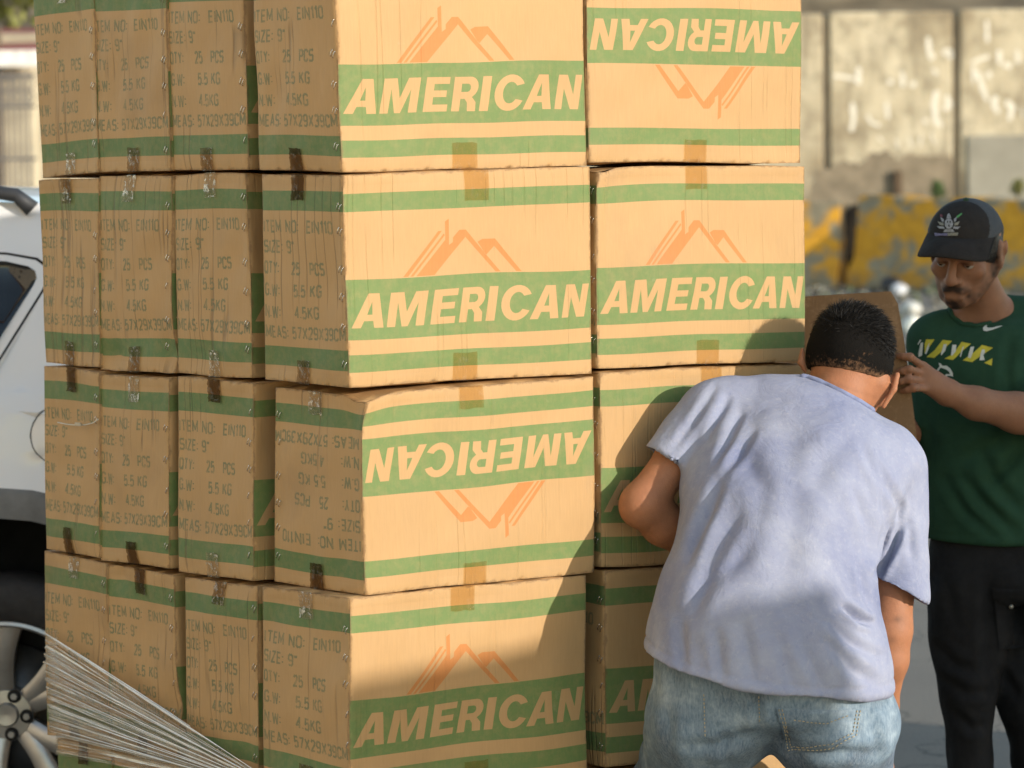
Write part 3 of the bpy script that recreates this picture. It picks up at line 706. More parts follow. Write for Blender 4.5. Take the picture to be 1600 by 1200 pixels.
tag(obj('gap_shade_lump', V_, F_, simple('dark gap tone', (.035, .028, .02, 1), .95, .1)), 'dark lump added as shade in the gap between the barriers', 'shade filler')
def make_barrier(pa, pb, Ya, Yb, H, label, seed):
    A = Vector(((pa - 800) / FPX * Ya, Ya, gz(0, Ya))); B = Vector(((pb - 800) / FPX * Yb, Yb, gz(0, Yb)))
    d = (B - A); L = Vector((d.x, d.y, 0)).length; n_ = int(L / .1) + 2
    root = thing('concrete_barrier', A, label, 'barrier', 'yellow concrete barriers along the wall')
    prof = [(-.30, 0), (-.30, .08), (-.29, .20), (-.165, .36), (-.10, H - .03), (-.085, H), (.085, H), (.10, H - .03), (.165, .36), (.29, .20), (.30, .08), (.30, 0)]
    u = Vector((d.x, d.y, 0)).normalized(); w_ = Vector((-u.y, u.x, 0)); slope = d.z / L
    fl = field(seed, 12, .4, 2.5); v = []
    for i in range(n_ + 1):
        s = L * i / n_
        for (a, z) in prof:
            e = .02 * (min(i, n_ - i) == 0); P = u * s + w_ * (a) + Vector((0, 0, z + slope * s)); q = np.array([[P.x, P.y, P.z]])
            k = fl(q)[0] * .012; v.append((P.x + w_.x * k, P.y + w_.y * k, P.z + (k * 1.8 if z > .5 else 0) - e))
    m = len(prof); f = [(i * m + k, (i + 1) * m + k, (i + 1) * m + k + 1, i * m + k + 1) for i in range(n_) for k in range(m - 1)] + [tuple(range(m)), tuple(n_ * m + k for k in range(m - 1, -1, -1))]
    o = obj('barrier_body', v, f, M_bar, None, True); o.parent = root; auto_smooth(o, 35); return root, u
make_barrier(1060, 1318, 32.6, 32.0, .99, 'yellow painted concrete barrier beside the edge of the cartons', 3)
make_barrier(1352, 1800, 32.0, 29.4, 1.0, 'long yellow and grey worn barrier behind the capped man', 9)
make_barrier(640, 1040, 33.4, 32.8, 1.0, 'yellow barrier hidden behind the stack of cartons', 14); make_barrier(1822, 2260, 29.2, 27.4, 1.0, 'yellow barrier standing beyond the right edge of the picture', 17); make_barrier(2284, 2760, 27.2, 25.6, 1.0, 'last yellow barrier far beyond the right edge', 19)
def leafclump(name, c, r, n, size, mat, parent=None, seed=1, flat=1.0):
    rg = np.random.RandomState(seed); v = []; f = []
    for i in range(n):
        d = rg.normal(size=3); d /= np.linalg.norm(d); rr = rg.uniform(.25, 1) ** .5; lump = 1 + .35 * math.sin(d[0] * 5 + seed) * math.cos(d[2] * 4 + 2)
        p = np.array(c) + d * np.array(r) * rr * lump; a = rg.normal(size=3); a /= np.linalg.norm(a); b = np.cross(a, rg.normal(size=3)); b /= np.linalg.norm(b); s = size * rg.uniform(.5, 1.3)
        k = len(v); v += [p - a * s, p + b * s * .45, p + a * s, p - b * s * .45]; f.append((k, k + 1, k + 2, k + 3))
    return obj(name, [tuple(x) for x in v], f, mat, parent, False)
M_leaf = simple('leaf green', (.07, .12, .035, 1), .6, .3, nscale=3, var=.5)
M_leaf2 = simple('yellow green leaf', (.16, .17, .04, 1), .6, .3, nscale=3, var=.5)
def weed(px, py, Y, r, label, seed, mat=M_leaf):
    p = at(px, py, Y); root = thing('weed', p - Vector((0, 0, r)), label, 'weed')
    leafclump('foliage', p, (r, r * .6, r * 1.1), 260, r * .28, mat, root, seed)
    mb = MB(); rg = random.Random(seed)
    for k in range(7): mb.tube([p - Vector((0, 0, r * 2.2)), p + Vector((rg.uniform(-.5, .5) * r, rg.uniform(-.3, .3) * r, rg.uniform(0, .7) * r))], [.012, .005], 5)
    mb.build('stem', simple('stem brown', (.12, .10, .05, 1)), root)
weed(1466, 296, 35.3, .10, 'small green weed growing at the foot of the wall', 4)
weed(1590, 292, 34.6, .09, 'low yellowish weed behind the barrier at the right edge', 6, M_leaf2)

# ------------------------------------------------------------------ rubble verge
def make_litter():
    rg = np.random.RandomState(8); bm = bmesh.new()
    mats = [simple('pale rubble', (.30, .28, .22, 1), .9, .1), simple('green grey scrub', (.16, .18, .10, 1), .9, .1), simple('white litter', (.60, .60, .54, 1), .9, .1), simple('dark dirt', (.08, .07, .055, 1), .95, .1)]
    for i in range(3600):
        y = 31.2 - 11 * rg.rand() ** 1.6; x = (rg.uniform(420, 2700) - 800) / FPX * y; s = rg.uniform(.015, .055)
        r = bmesh.ops.create_icosphere(bm, subdivisions=1, radius=s); mi = rg.choice([0, 0, 1, 1, 2, 3], p=[.2, .15, .22, .22, .03, .18])
        q = rg.uniform(.5, 1.4, 3)
        for v in r['verts']:
            v.co = Vector((v.co.x * q[0], v.co.y * q[1], v.co.z * q[2] * .8)) * rg.uniform(.75, 1.2) + Vector((x, y, gz(x, y) + s * .3))
            for f in v.link_faces: f.material_index = int(mi)
    me = bpy.data.meshes.new('rubble'); bm.to_mesh(me); bm.free()
    for m in mats: me.materials.append(m)
    o = bpy.data.objects.new('rubble', me); COL.objects.link(o); tag(o, 'pale rubble and scrub strewn before the barriers', 'rubble', None, 'stuff')
make_litter()
def bag(px, py, Y, r, label, col, seed):
    p = at(px, py, Y); S_ = SDF(); rg = np.random.RandomState(seed); f = field(seed, 8, 1 / r * .2, 1 / r * .6)
    S_.ball(p, (r, r * .8, r * .75), r * .4)
    for k in range(4): S_.ball(np.array(p) + rg.uniform(-.6, .6, 3) * r, r * rg.uniform(.35, .55), r * .25)
    V, F = S_.mesh(r / 12, extra=lambda q, d: d + f(q) * r * .05, pad=r * .5)
    zmin = V[:, 2].min(); V[:, 2] -= (zmin - gz(0, Y)) if zmin < gz(0, Y) + .2 else 0
    m = simple('bag film ' + str(seed), col, .35, .5, nscale=10, var=.1, bump=.6, bdist=.02)
    o = obj('plastic_bag', V, F, m); tag(o, label, 'bag')
bag(1424, 500, 27, .10, 'white plastic bag on the ground beside the green shirt', (.55, .55, .50, 1), 2)
bag(1426, 548, 25, .09, 'small crumpled pale bag lower on the rubble', (.75, .76, .68, 1), 5)
bag(1405, 474, 30, .085, 'tiny white bag at the corner of the cardboard sheet', (.60, .61, .62, 1), 7)
bag(1391, 466, 30.4, .11, 'black rubbish bag beside the tiny white bag', (.02, .02, .02, 1), 9)

# ------------------------------------------------------------------ house and fence far left
def make_house():
    Y = 28.; k = Y / FPX
    X = lambda px: (px - 800) * k
    Z = lambda py: CZ + (342 - py) * k
    root = thing('house', Vector((X(-60), Y, .5)), 'low house with faded red roof behind the car', 'house')
    mb = MB(); mb.box((X(-120), Y + 2, Z(200) - .6), (2.6, 3.0, 3.2), bev=.02); mb.build('wall', simple('aged plaster', (.42, .37, .27, 1), .9, .1, nscale=2, var=.3, bump=.3, bdist=.02), root)
    mb = MB()
    v0 = [Vector((X(-400), Y - .2, Z(74))), Vector((X(90), Y - .2, Z(70))), Vector((X(90), Y + 2.4, Z(10))), Vector((X(-400), Y + 2.4, Z(10)))]
    mb.add([*v0, *[p - Vector((0, 0, .06)) for p in v0]], [(0, 1, 2, 3), (7, 6, 5, 4), (0, 4, 5, 1), (1, 5, 6, 2), (2, 6, 7, 3), (3, 7, 4, 0)])
    mb.build('roof', simple('faded red roofing', (.28, .085, .065, 1), .8, .2, nscale=4, var=.35), root)
    mb = MB(); mb.box(((X(-400) + X(92)) / 2, Y - .24, Z(86)), (X(92) - X(-400), .08, .16), bev=.01); mb.build('gutter', simple('white gutter paint', (.78, .76, .70, 1), .6, .3), root)
    mb = MB(); mb.box((X(33), Y + .2, Z(225) - .6), (.34, .35, 2.4 + .4), bev=.02); f_ = mb.build('garden_wall', simple('pale stained plaster', (.52, .46, .33, 1), .9, .1, nscale=3, var=.35, bump=.3, bdist=.02)); tag(f_, 'pale stained pillar left of the carton stack', 'pillar')
    fr = thing('iron_fence', Vector((X(-30), Y - .3, .5)), 'blurred ornate iron fence behind the white car', 'fence')
    mb = MB(); rg = random.Random(4)
    for px in range(-200, 70, 9): mb.tube([(X(px), Y - .3, .5), (X(px), Y - .3, Z(105))], .012, 6)
    for py in (112, 160, 240): mb.tube([(X(-205), Y - .3, Z(py)), (X(72), Y - .3, Z(py))], .016, 6)
    for px in range(-190, 64, 18):
        for py in (125, 145):
            c = Vector((X(px), Y - .31, Z(py))); mb.tube([c + Vector((math.cos(a) * .05, 0, math.sin(a) * .06)) for a in [i * 2 * math.pi / 12 for i in range(13)]], .008, 5)
    mb.build('railing', simple('grey iron', (.16, .15, .14, 1), .6, .4), fr)
    mb = MB(); mb.box((X(2), Y - .05, Z(230) - .5), (.13, .14, 3.4), bev=.01); p_ = mb.build('gate_post', simple('brown post', (.13, .10, .07, 1), .8, .2, nscale=4)); tag(p_, 'dark brown post at the left edge above the car roof', 'post')
    tr = thing('tree', Vector((X(20), 34, .8)), 'yellow green treetop above the red roof at upper left', 'tree')
    mb = MB(); mb.tube([(X(-30), 34, .8), (X(-28), 34, 3), (X(-10), 34, 4.4)], [.16, .12, .06], 10); mb.build('trunk', simple('bark', (.12, .09, .06, 1)), tr)
    leafclump('crown', (X(0) - 1.2, 34, 4.7), (1.9, 1.2, 1.0), 2600, .10, M_leaf2, tr, 3)
make_house()

# ------------------------------------------------------------------ added out of frame: a pale house front bouncing warm light, and shade casters
def make_surround():
    pl = simple('added bounce plaster', (.66, .58, .46, 1), .9, .1, nscale=1, var=.1)
    gl = simple('added building window glass', (.03, .035, .04, 1), .1, .5); rf = simple('added building roof brown', (.22, .11, .07, 1), .8, .2)
    def house(name, c, d, label, wins):
        root = thing(name, Vector((c[0], c[1], 0)), label, 'building')
        mb = MB(); mb.box((c[0], c[1], d[2] / 2 + .002), d, bev=.03); mb.build('wall', pl, root)
        mb = MB(); mb.box((c[0], c[1], d[2] + .10), (d[0] + .5, d[1] + .5, .2), bev=.02); mb.build('roof', rf, root)
        for (x, y, z, sx, sy, sz) in wins:
            mb = MB(); mb.box((x, y, z), (sx, sy, sz), bev=.01); mb.build('added_window', gl, root)
    house('building', (-8.5, -3.0, 0), (5, 16, 7), 'pale two storey building added out of the frame to bounce warm light', [(-6.0, y, z, .06, 1.0, 1.3) for y in (-8, -4, 0) for z in (1.6, 4.6)])
make_surround()

# an unseen truck added to the right, placed to shade the man in green
def psx(p, q, z=0):      # p across the sunlight, q towards the sun
    h = Vector((SUN_DIR.x, SUN_DIR.y)).normalized(); return Vector((-h.y * p + h.x * q, h.x * p + h.y * q, z))
def make_truck():
    h = Vector((SUN_DIR.x, SUN_DIR.y)).normalized(); rot = Matrix(((-h.y, h.x, 0), (h.x, h.y, 0), (0, 0, 1))).to_3x3()
    root = thing('shade_truck', psx(6.65, 3.6), 'white box truck added outside the frame to shade the man in green', 'truck')
    wt = simple('shade truck white', (.72, .71, .68, 1), .4, .4, nscale=2, var=.06); dk = simple('shade truck black', (.04, .04, .045, 1), .5, .4); al = simple('shade truck edge', (.5, .5, .5, 1), .35, .5, metal=.8)
    mb = MB(); mb.box(psx(6.65, 3.6, 1.95), (2.5, 4.2, 2.1), rot, bev=.03); mb.build('shade_truck_box', wt, root)
    mb = MB()
    for a in (-1, 1): mb.box(psx(6.65 + a * 1.22, 1.492, 1.95), (.07, .02, 2.1), rot); mb.box(psx(6.65, 1.492, 1.95 + a * 1.02), (2.36, .02, .06), rot)
    mb.build('door_frame', al, root)
    mb = MB(); mb.box(psx(6.65, 4.4, .75), (.9, 6.4, .22), rot, bev=.02); mb.build('shade_truck_chassis', dk, root)
    mb = MB(); mb.box(psx(6.65, 6.65, 1.35), (2.2, 1.7, 1.5), rot, bev=.15); mb.build('shade_truck_cab', wt, root)
    mb = MB(); mb.box(psx(6.65, 7.49, 1.65), (1.9, .05, .7), rot, bev=.02); mb.build('shade_truck_windscreen', dk, root)
    for a in (-1, 1):
        for q in (2.5, 6.9):
            mb = MB(); M_ = Matrix.Translation(psx(6.65 + a * 1.0, q, .42)) @ rot.to_4x4() @ Matrix.Rotation(R(90), 4, 'Y')
            mb.lathe([(0, -.10), (.2, -.12), (.41, -.12), (.42, -.06), (.42, .06), (.41, .12), (.2, .12), (0, .10)], M_, 32); mb.build('wheel', dk, root, True)
make_truck()
def shade_stack():  # unseen carton stack added to shade the low cartons and the bent back
    h = Vector((SUN_DIR.x, SUN_DIR.y)).normalized()
    cb = [M_card, M_green]
    for r in range(5):
        p = psx(4.40, 2.46, 0); z0 = .10 + .388 * r
        def c(a, b, z): return psx(4.40 + a, 2.46 + b, z0 + z)
        make_carton(dict(A1=c(-.29, -.2, .39), B1=c(.29, -.2, .39), B0=c(.29, -.2, 0), A0=c(-.29, -.2, 0), D1=c(-.29, .09, .39), D0=c(-.29, .09, 0), C1=c(.29, .09, .39), C0=c(.29, .09, 0)), 70 + r,
                    'carton of the unseen stack added to cast shade, layer %s' % ('lowest', 'second', 'third', 'fourth', 'topmost')[r], nst=2, tapes=False, group='unseen cartons added to cast shade')
shade_stack()
def pallet(c, ex, ey, nx, ny, top, label):
    root = thing('pallet', Vector((c.x, c.y, 0)), label, 'pallet'); m = simple('pallet pine', (.36, .25, .14, 1), .85, .15, nscale=6, var=.3, bump=.3); rot = Matrix((ex, ey, ZUP)).transposed()
    th = min(.018, top / 4)
    for i in range(9):
        mb = MB(); mb.box(c + ex * ((i - 4) / 4 * (nx / 2 - .05)) + ZUP * (top - th / 2 - .001), (.095, ny, th), rot, bev=.002); mb.build('deck_board', m, root)
    for i in (-1, 0, 1):
        mb = MB(); mb.box(c + ey * (i * (ny / 2 - .05)) + ZUP * ((top - th) / 2), (nx, .09, top - th - .002), rot, bev=.002); mb.build('bearer', m, root)
pallet(CORNER + EU * .58 + EV * .60, EU, EV, 1.2, 1.22, .062, 'wooden pallet under the big stack of cartons')
hh_ = Vector((SUN_DIR.x, SUN_DIR.y, 0)).normalized(); pallet(psx(4.40, 2.40), Vector((-hh_.y, hh_.x, 0)), Vector((hh_.x, hh_.y, 0)), .7, .5, .095, 'small wooden pallet under the added shade casting cartons')

# ------------------------------------------------------------------ stretch film
def make_film():
    m = Mat('stretch film', .2, .5); uv = m.coord('UV', scale=(1.0, 22, 1)); n = m.noise(uv, 1.0, 5, .68, .3); uv2 = m.coord('UV', scale=(3, 60, 1)); n2 = m.noise(uv2, 1.0, 3, .6)
    k = m.math('ADD', m.math('MULTIPLY', n, .65), m.math('MULTIPLY', n2, .35)); fac = m.ramp(k, [(.45, .04), (.52, .36), (.585, 1)])
    t = m.n('ShaderNodeBsdfTransparent'); t.inputs[0].default_value = (.93, .91, .87, 1)
    g = m.n('ShaderNodeBsdfGlossy'); g.inputs['Roughness'].default_value = .15; g.inputs[0].default_value = (1, .98, .93, 1)
    d = m.n('ShaderNodeBsdfDiffuse'); d.inputs[0].default_value = (.92, .86, .74, 1)
    bp = m.bump(k, 1, .02); m.l(bp, g.inputs['Normal'])
    a = m.n('ShaderNodeMixShader'); a.inputs[0].default_value = .42; m.l(g.outputs[0], a.inputs[1]); m.l(d.outputs[0], a.inputs[2])
    b = m.n('ShaderNodeMixShader'); m.l(fac, b.inputs[0]); m.l(t.outputs[0], b.inputs[1]); m.l(a.outputs[0], b.inputs[2]); m.l(b.outputs[0], m.out.inputs[0])
    root = thing('stretch_film', CORNER + EV * .6 - EU * .03 + ZUP * .2, 'crumpled clear stretch film pulled tight across the lower left cartons', 'plastic film')
    rg = np.random.RandomState(4)
    for li, (Lp, Rp, seed) in enumerate((([(70, 988), (72, 1040), (74, 1100), (77, 1146)], [(441, 1234), (441, 1236), (441, 1238), (441, 1240)], 1), ([(87, 1146), (88, 1156), (88, 1168), (87, 1180)], [(452, 1238), (452, 1240), (452, 1243), (452, 1246)], 2), ([(70, 1012), (73, 1060), (75, 1110), (78, 1142)], [(441, 1231), (441, 1236), (441, 1240), (441, 1245)], 3))):
        nt, ns = 150, 40; vs = []; uvs = []; off = (.026, .022, .018)[li]; ph = rg.uniform(0, 6, 12); am = rg.uniform(.3, 1, 12); fr = rg.uniform(8, 70, 12)
        Lp = np.array(Lp, float); Rp = np.array(Rp, float)
        for j in range(nt + 1):
            t = j / nt; q = t * 3; i0 = min(2, int(q)); a = Lp[i0] + (Lp[i0 + 1] - Lp[i0]) * (q - i0); b = Rp[i0] + (Rp[i0 + 1] - Rp[i0]) * (q - i0)
            pl = (am * np.sin(fr * t * 2 + ph)).sum() / 3
            for i in range(-5, ns + 1):
                s_ = max(0, i) / ns; x, y = a + (b - a) * s_; y += (1 - s_) * s_ * 10 * math.sin(t * 9 + seed) * .5
                p = hit(x, y, CORNER - EU * off, -EU); p = p - EU * (.0035 * pl * (1 - s_ * .6) + .0012 * math.sin(s_ * 40 + t * 60))
                if i < 0: p = p + EU * (-i * .02 + off * .8) + EV * .008; p = p + EU * 0
                vs.append(p); uvs.append((s_ + min(0, i) * .03, t * (1, .25, .9)[li] + seed * 3.3))
        w_ = ns + 6; f = [(j * w_ + i, j * w_ + i + 1, (j + 1) * w_ + i + 1, (j + 1) * w_ + i) for j in range(nt) for i in range(w_ - 1)]
        obj('film_layer', vs, f, m.m, root, True, uv=np.array(uvs))
    mb = MB()
    for k in range(20):
        t = (k + rg.uniform(0, 1)) / 20 if k > 3 else .004 * k; x0, y0 = 70 + 8 * t, 988 + 158 * t; x1, y1 = 441, 1232 + 9 * t; n = 14; bow = rg.uniform(-3, 3); a0 = 0 if k < 10 or rg.rand() < .6 else rg.uniform(0, .3); a1 = 1 if rg.rand() < .5 else rg.uniform(.6, .95)
        P = [hit(x0 + (x1 - x0) * u_, y0 + (y1 - y0) * u_ + bow * math.sin(u_ * math.pi), CORNER - EU * (.030 + .003 * math.sin(k * 1.7 + u_ * 5)), -EU) for u_ in np.linspace(a0, a1, n)]
        r_ = rg.uniform(.0004, .0013) * (1.6 if k < 3 else 1); mb.tube(P, [r_ * (.35 + .65 * abs(math.sin(math.pi * i / (n - 1))) ** .5) * rg.uniform(.7, 1.2) for i in range(n)], 5)
    mb.build('film_fold_highlights', simple('near-white film fold highlights', (.95, .93, .86, 1), .18, .7, nscale=90, var=.2), root, True)  # near-white strands: highlight streaks of the folds put into the colour
    # the twisted end that runs on to the corner
    p = [hit(x, y, CORNER - EU * .02, -EU) for x, y in ((436, 1234), (470, 1252), (505, 1268), (545, 1284))] + [CORNER - EU * .0 - EV * .02 + ZUP * (hit(545, 1284, CORNER, -EU).z - .02)]
    mb = MB(); mb.tube(p, [.006, .009, .010, .009, .008], 8); mb.build('twisted_end', simple('bunched film', (.7, .68, .6, 1), .25, .5, nscale=80, bump=.8), root, True)
make_film()
def make_tie():
    root = thing('string_tie', hit(120, 660, CORNER - EU * .01, -EU), 'thin pale string with a small clasp across the farthest third row carton', 'string')
    mb = MB(); mb.tube([hit(x, y, CORNER - EU * .012, -EU) for x, y in ((90, 660), (105, 663), (115, 664), (132, 664), (145, 661), (154, 655))], .0012, 6); mb.build('string', simple('pale string', (.6, .56, .46, 1), .6, .3), root, True)
    mb = MB(); mb.box(hit(122, 663, CORNER - EU * .016, -EU), (.004, .024, .007), Matrix((EU, EV, ZUP)).transposed(), bev=.001); mb.build('clasp', simple('tan clasp', (.5, .42, .30, 1), .4, .4), root)
make_tie()
# ------------------------------------------------------------------ car
def make_car():
    Y0 = 7.06; k = Y0 / FPX; X0 = (-8 - 800) * k
    root = thing('parked_car', Vector((X0 - 1.3, Y0 + .9, 0)), 'white sport utility car parked behind the left edge of the stack', 'car')
    m = Mat('white car paint', .22, .5, (.80, .81, .82, 1)); m.b.inputs['Coat Weight'].default_value = .6; m.b.inputs['Coat Roughness'].default_value = .05
    m.col(m.ramp(m.noise(m.coord(), 2.5, 4), [(.3, (.80, .79, .77)), (.7, (.86, .85, .83))])); paint = m.m
    glass = simple('dark car glass', (.012, .014, .015, 1), .06, .6, nscale=2); trim = simple('black trim plastic', (.035, .036, .038, 1), .55, .4, nscale=30)
    grey = simple('dark grey cladding', (.16, .165, .17, 1), .5, .4, nscale=20); line = simple('panel gap shadow', (.02, .02, .02, 1), .9, .1); chrome = simple('bright window trim', (.75, .75, .76, 1), .18, .6, metal=1)
    out_ = [(.85, .32), (.90, .50), (.88, .72), (.84, .92), (.80, 1.08), (.72, 1.30), (.60, 1.50), (.48, 1.585), (.30, 1.605), (-.3, 1.63), (-.9, 1.62), (-1.4, 1.56), (-1.75, 1.40), (-2.15, 1.12), (-2.35, 1.06), (-2.9, .99), (-3.25, .88), (-3.42, .70), (-3.46, .45), (-3.40, .28)]
    wb = 2.66
    def archp(cx, r, n=18): return [(cx - r * math.cos(a), .36 + r * math.sin(a)) for a in [math.pi * (i / n) * .94 + .1 for i in range(n + 1)]]
    bottom = archp(-wb, .48) + [(-2.1, .26), (-.55, .26)] + archp(0, .485)
    body = [(x, z) for x, z in out_] + bottom
    x0, x1, z0, z1 = -3.6, 1.0, .2, 1.7
    U = lambda p: ((p[0] - x0) / (x1 - x0), (p[1] - z0) / (z1 - z0))
    quarter = [(.072, 1.410), (.079, 1.428), (.074, 1.445), (.056, 1.457), (.0, 1.470), (-.30, 1.485), (-.32, 1.10), (-.14, 1.095), (-.10, 1.12)]
    rear = [(-.37, 1.487), (-1.02, 1.49), (-1.05, 1.08), (-.37, 1.095)]; front = [(-1.08, 1.49), (-1.38, 1.47), (-1.95, 1.08), (-1.08, 1.075)]
    def off(poly, e):
        c = (sum(p[0] for p in poly) / len(poly), sum(p[1] for p in poly) / len(poly)); return [(c[0] + (p[0] - c[0]) * (1 + e), c[1] + (p[1] - c[1]) * (1 + e * 1.6)) for p in poly]
    frame = [(.094, 1.400), (.104, 1.428), (.098, 1.455), (.074, 1.472), (.0, 1.486), (-.30, 1.502), (-1.36, 1.505), (-2.02, 1.062), (-.14, 1.075), (-.075, 1.11)]
    frame2 = [(.100, 1.398), (.1105, 1.428), (.104, 1.459), (.078, 1.478), (.0, 1.492), (-.30, 1.508), (-1.36, 1.511), (-2.03, 1.056), (-.14, 1.069), (-.07, 1.108)]
    def ringarc(r0, r1, cx): return [(cx + r0 * math.cos(a), .36 + r0 * math.sin(a)) for a in [i * math.pi / 20 for i in range(21)]] + [(cx + r1 * math.cos(a), .36 + r1 * math.sin(a)) for a in [i * math.pi / 20 for i in range(20, -1, -1)]]
    clad = ringarc(.40, .560, 0); clad2 = ringarc(.40, .55, -wb); sill = [(-2.2, .2), (-.4, .2), (-.4, .40), (-2.2, .40)]
    lid = [(.165 + .082 * math.cos(a), 1.045 + .075 * math.sin(a)) for a in [i * math.pi / 16 for i in range(32)]]
    lid2 = [(.165 + .085 * math.cos(a), 1.045 + .078 * math.sin(a)) for a in [i * math.pi / 16 for i in range(32)]]
    doorl = [(-.40, .42), (-.395, .42), (-.345, 1.09), (-.352, 1.09)]; doorl2 = [(-1.065, .42), (-1.058, .42), (-1.058, 1.07), (-1.065, 1.07)]; doorl3 = [(-2.02, .42), (-2.013, .42), (-2.03, 1.05), (-2.037, 1.05)]
    def lamp(): return [(.55, .86), (.86, .84), (.80, 1.06), (.62, 1.04)]
    sets = [body, frame2, frame, quarter, rear, front, clad, clad2, sill, lid2, lid, doorl, doorl2, doorl3, lamp()]
    vs = []; es = []
    for i in range(93):
        for j in range(31): vs.append((x0 + (x1 - x0) * i / 92, z0 + (z1 - z0) * j / 30))
    # extra rows where the sheet metal creases
    for i in range(60):
        for z in (1.138, 1.148, 1.158, 1.085, 1.095, 1.105): vs.append((x0 + .05 + (x1 - x0 - .1) * i / 60, z + .006 * (i / 60) * 2))
    for lp in sets:
        q = len(vs); vs += lp; es += [(q + i, q + (i + 1) % len(lp)) for i in range(len(lp))]
    V, _, F, *_ = delaunay_2d_cdt([Vector(v) for v in vs], es, [], 0, 1e-5)
    V = np.array([[v.x, v.y] for v in V]); F = np.array([f for f in F]); C = V[F].mean(1)
    keep = inside(C, [body]); F = F[keep]; C = C[keep]
    a = V[F]; cr_ = (a[:, 1, 0] - a[:, 0, 0]) * (a[:, 2, 1] - a[:, 0, 1]) - (a[:, 1, 1] - a[:, 0, 1]) * (a[:, 2, 0] - a[:, 0, 0]); F[cr_ < 0] = F[cr_ < 0][:, ::-1]
    mid = np.zeros(len(F), int)
    mid[inside(C, [frame2])] = 4; mid[inside(C, [frame])] = 0
    for g in (quarter, rear, front): mid[inside(C, [g])] = 1
    mid[inside(C, [lid2])] = 4; mid[inside(C, [lid])] = 0
    for g in (doorl, doorl2, doorl3): mid[inside(C, [g])] = 4
    for g in (clad, clad2, sill): mid[inside(C, [g])] = 3
    mid[inside(C, [lamp()])] = 6
    x, z = V[:, 0], V[:, 1]
    s = lambda v, a, b: np.clip((v - a) / (b - a), 0, 1)
    zc = z - .012 * (x + 0)                               # the creases rise gently to the rear
    yin = .015 * s(z, .9, .2) ** 2 + .045 * s(zc, 1.10, 1.16) * (1) + .012 * s(zc, 1.00, 1.08) ** 2 + .20 * s(z, 1.12, 1.62) ** 1.25
    yin = yin - .018 * np.exp(-((zc - 1.145) / .016) ** 2)
    yin += .16 * s(x, .35, .9) ** 2 + .30 * s(x, -2.6, -3.46) ** 2
    yin += .012 * (mid.max() * 0); rr = np.hypot(x, z - .36); yin -= .025 * s(rr, .61, .55); rr2 = np.hypot(x + wb, z - .36); yin -= .025 * s(rr2, .60, .5)
    ins_gl = inside(V, [off(quarter, -.02)]) | inside(V, [off(rear, -.02)]) | inside(V, [off(front, -.02)]); yin += .012 * ins_gl
    ins_li = inside(V, [[(p[0], p[1]) for p in lid2]]) & ~inside(V, [lid]); yin += .004 * ins_li
    W = 1.80
    L3 = np.stack([X0 + x, Y0 + yin, z], 1); R3 = np.stack([X0 + x, Y0 + W - yin, z], 1)
    mats = [paint, glass, trim, grey, line, chrome, simple('tail lamp red', (.35, .02, .02, 1), .15, .5)]
    def part(nm, sel, parent=root):
        fs = F[sel]; u, inv = np.unique(fs, return_inverse=True); f2 = inv.reshape(fs.shape)
        obj(nm, L3[u], f2, mats, parent, True, mid[sel]); return obj(nm, R3[u], f2[:, ::-1], mats, parent, True, mid[sel])
    # outer skin with roof, ends and underside
    sel = (mid != 1) & (mid != 6)
    fs = F[sel]; VV = np.vstack([L3, R3]); FF = [tuple(f) for f in fs] + [tuple(f[::-1] + len(L3)) for f in fs]; MI = list(mid[sel]) * 2
    # bridge along the outline
    E = {}
    for f in F:
        for i in range(3):
            e = (f[i], f[(i + 1) % 3]); E[e] = E.get(e, 0) + 1
    v = [tuple(p) for p in VV]; n0 = len(L3)
    for (a_, b_) in list(E):
        if (b_, a_) in E: continue
        za = (V[a_][1] + V[b_][1]) / 2; xa = (V[a_][0] + V[b_][0]) / 2
        mi = 0
        if -2.15 < xa < -1.40 and za > 1.1: mi = 1
        if xa > .55 and 1.15 < za < 1.5: mi = 1
        if za < .5 or (math.hypot(xa, za - .36) < .495) or (math.hypot(xa + wb, za - .36) < .495): mi = 2
        NB = 8; prev = (a_, b_)
        for j in range(1, NB + 1):
            t = j / NB
            if j == NB: cur = (a_ + n0, b_ + n0)
            else:
                cur = []
                for q in (a_, b_):
                    p = L3[q] * (1 - t) + R3[q] * t; up = .045 * math.sin(math.pi * t) if V[q][1] > 1.4 else (.02 * math.sin(math.pi * t) if V[q][1] > .95 else 0)
                    v.append((p[0], p[1], p[2] + up)); cur.append(len(v) - 1)
            FF.append((prev[1], prev[0], cur[0], cur[1])); MI.append(mi); prev = tuple(cur)
    o = obj('body', v, FF, mats, root, True, MI)
    bm = bmesh.new(); bm.from_mesh(o.data); bmesh.ops.remove_doubles(bm, verts=bm.verts, dist=1e-4); bmesh.ops.recalc_face_normals(bm, faces=bm.faces); bm.to_mesh(o.data); bm.free(); auto_smooth(o, 38)
    for g in (quarter, rear, front): part('side_window', (mid == 1) & inside(C, [g]))
    part('tail_light', mid == 6)
    # roof rail with its foot
    for yy in (Y0 + .235, Y0 + W - .235):
        mb = MB(); mb.tube([(X0 + .06, yy, 1.60), (X0 + .02, yy, 1.635), (X0 - .1, yy, 1.655), (X0 - .7, yy, 1.675), (X0 - 1.25, yy, 1.64), (X0 - 1.33, yy, 1.60)], [.022, .018, .016, .016, .018, .022], 10); mb.build('roof_rail', trim, root, True)
    for cx in (0, -wb):
        for side, yy in ((-1, Y0 + .035), (1, Y0 + W - .035)):
            wheel(root, Vector((X0 + cx, yy, .348)), side)
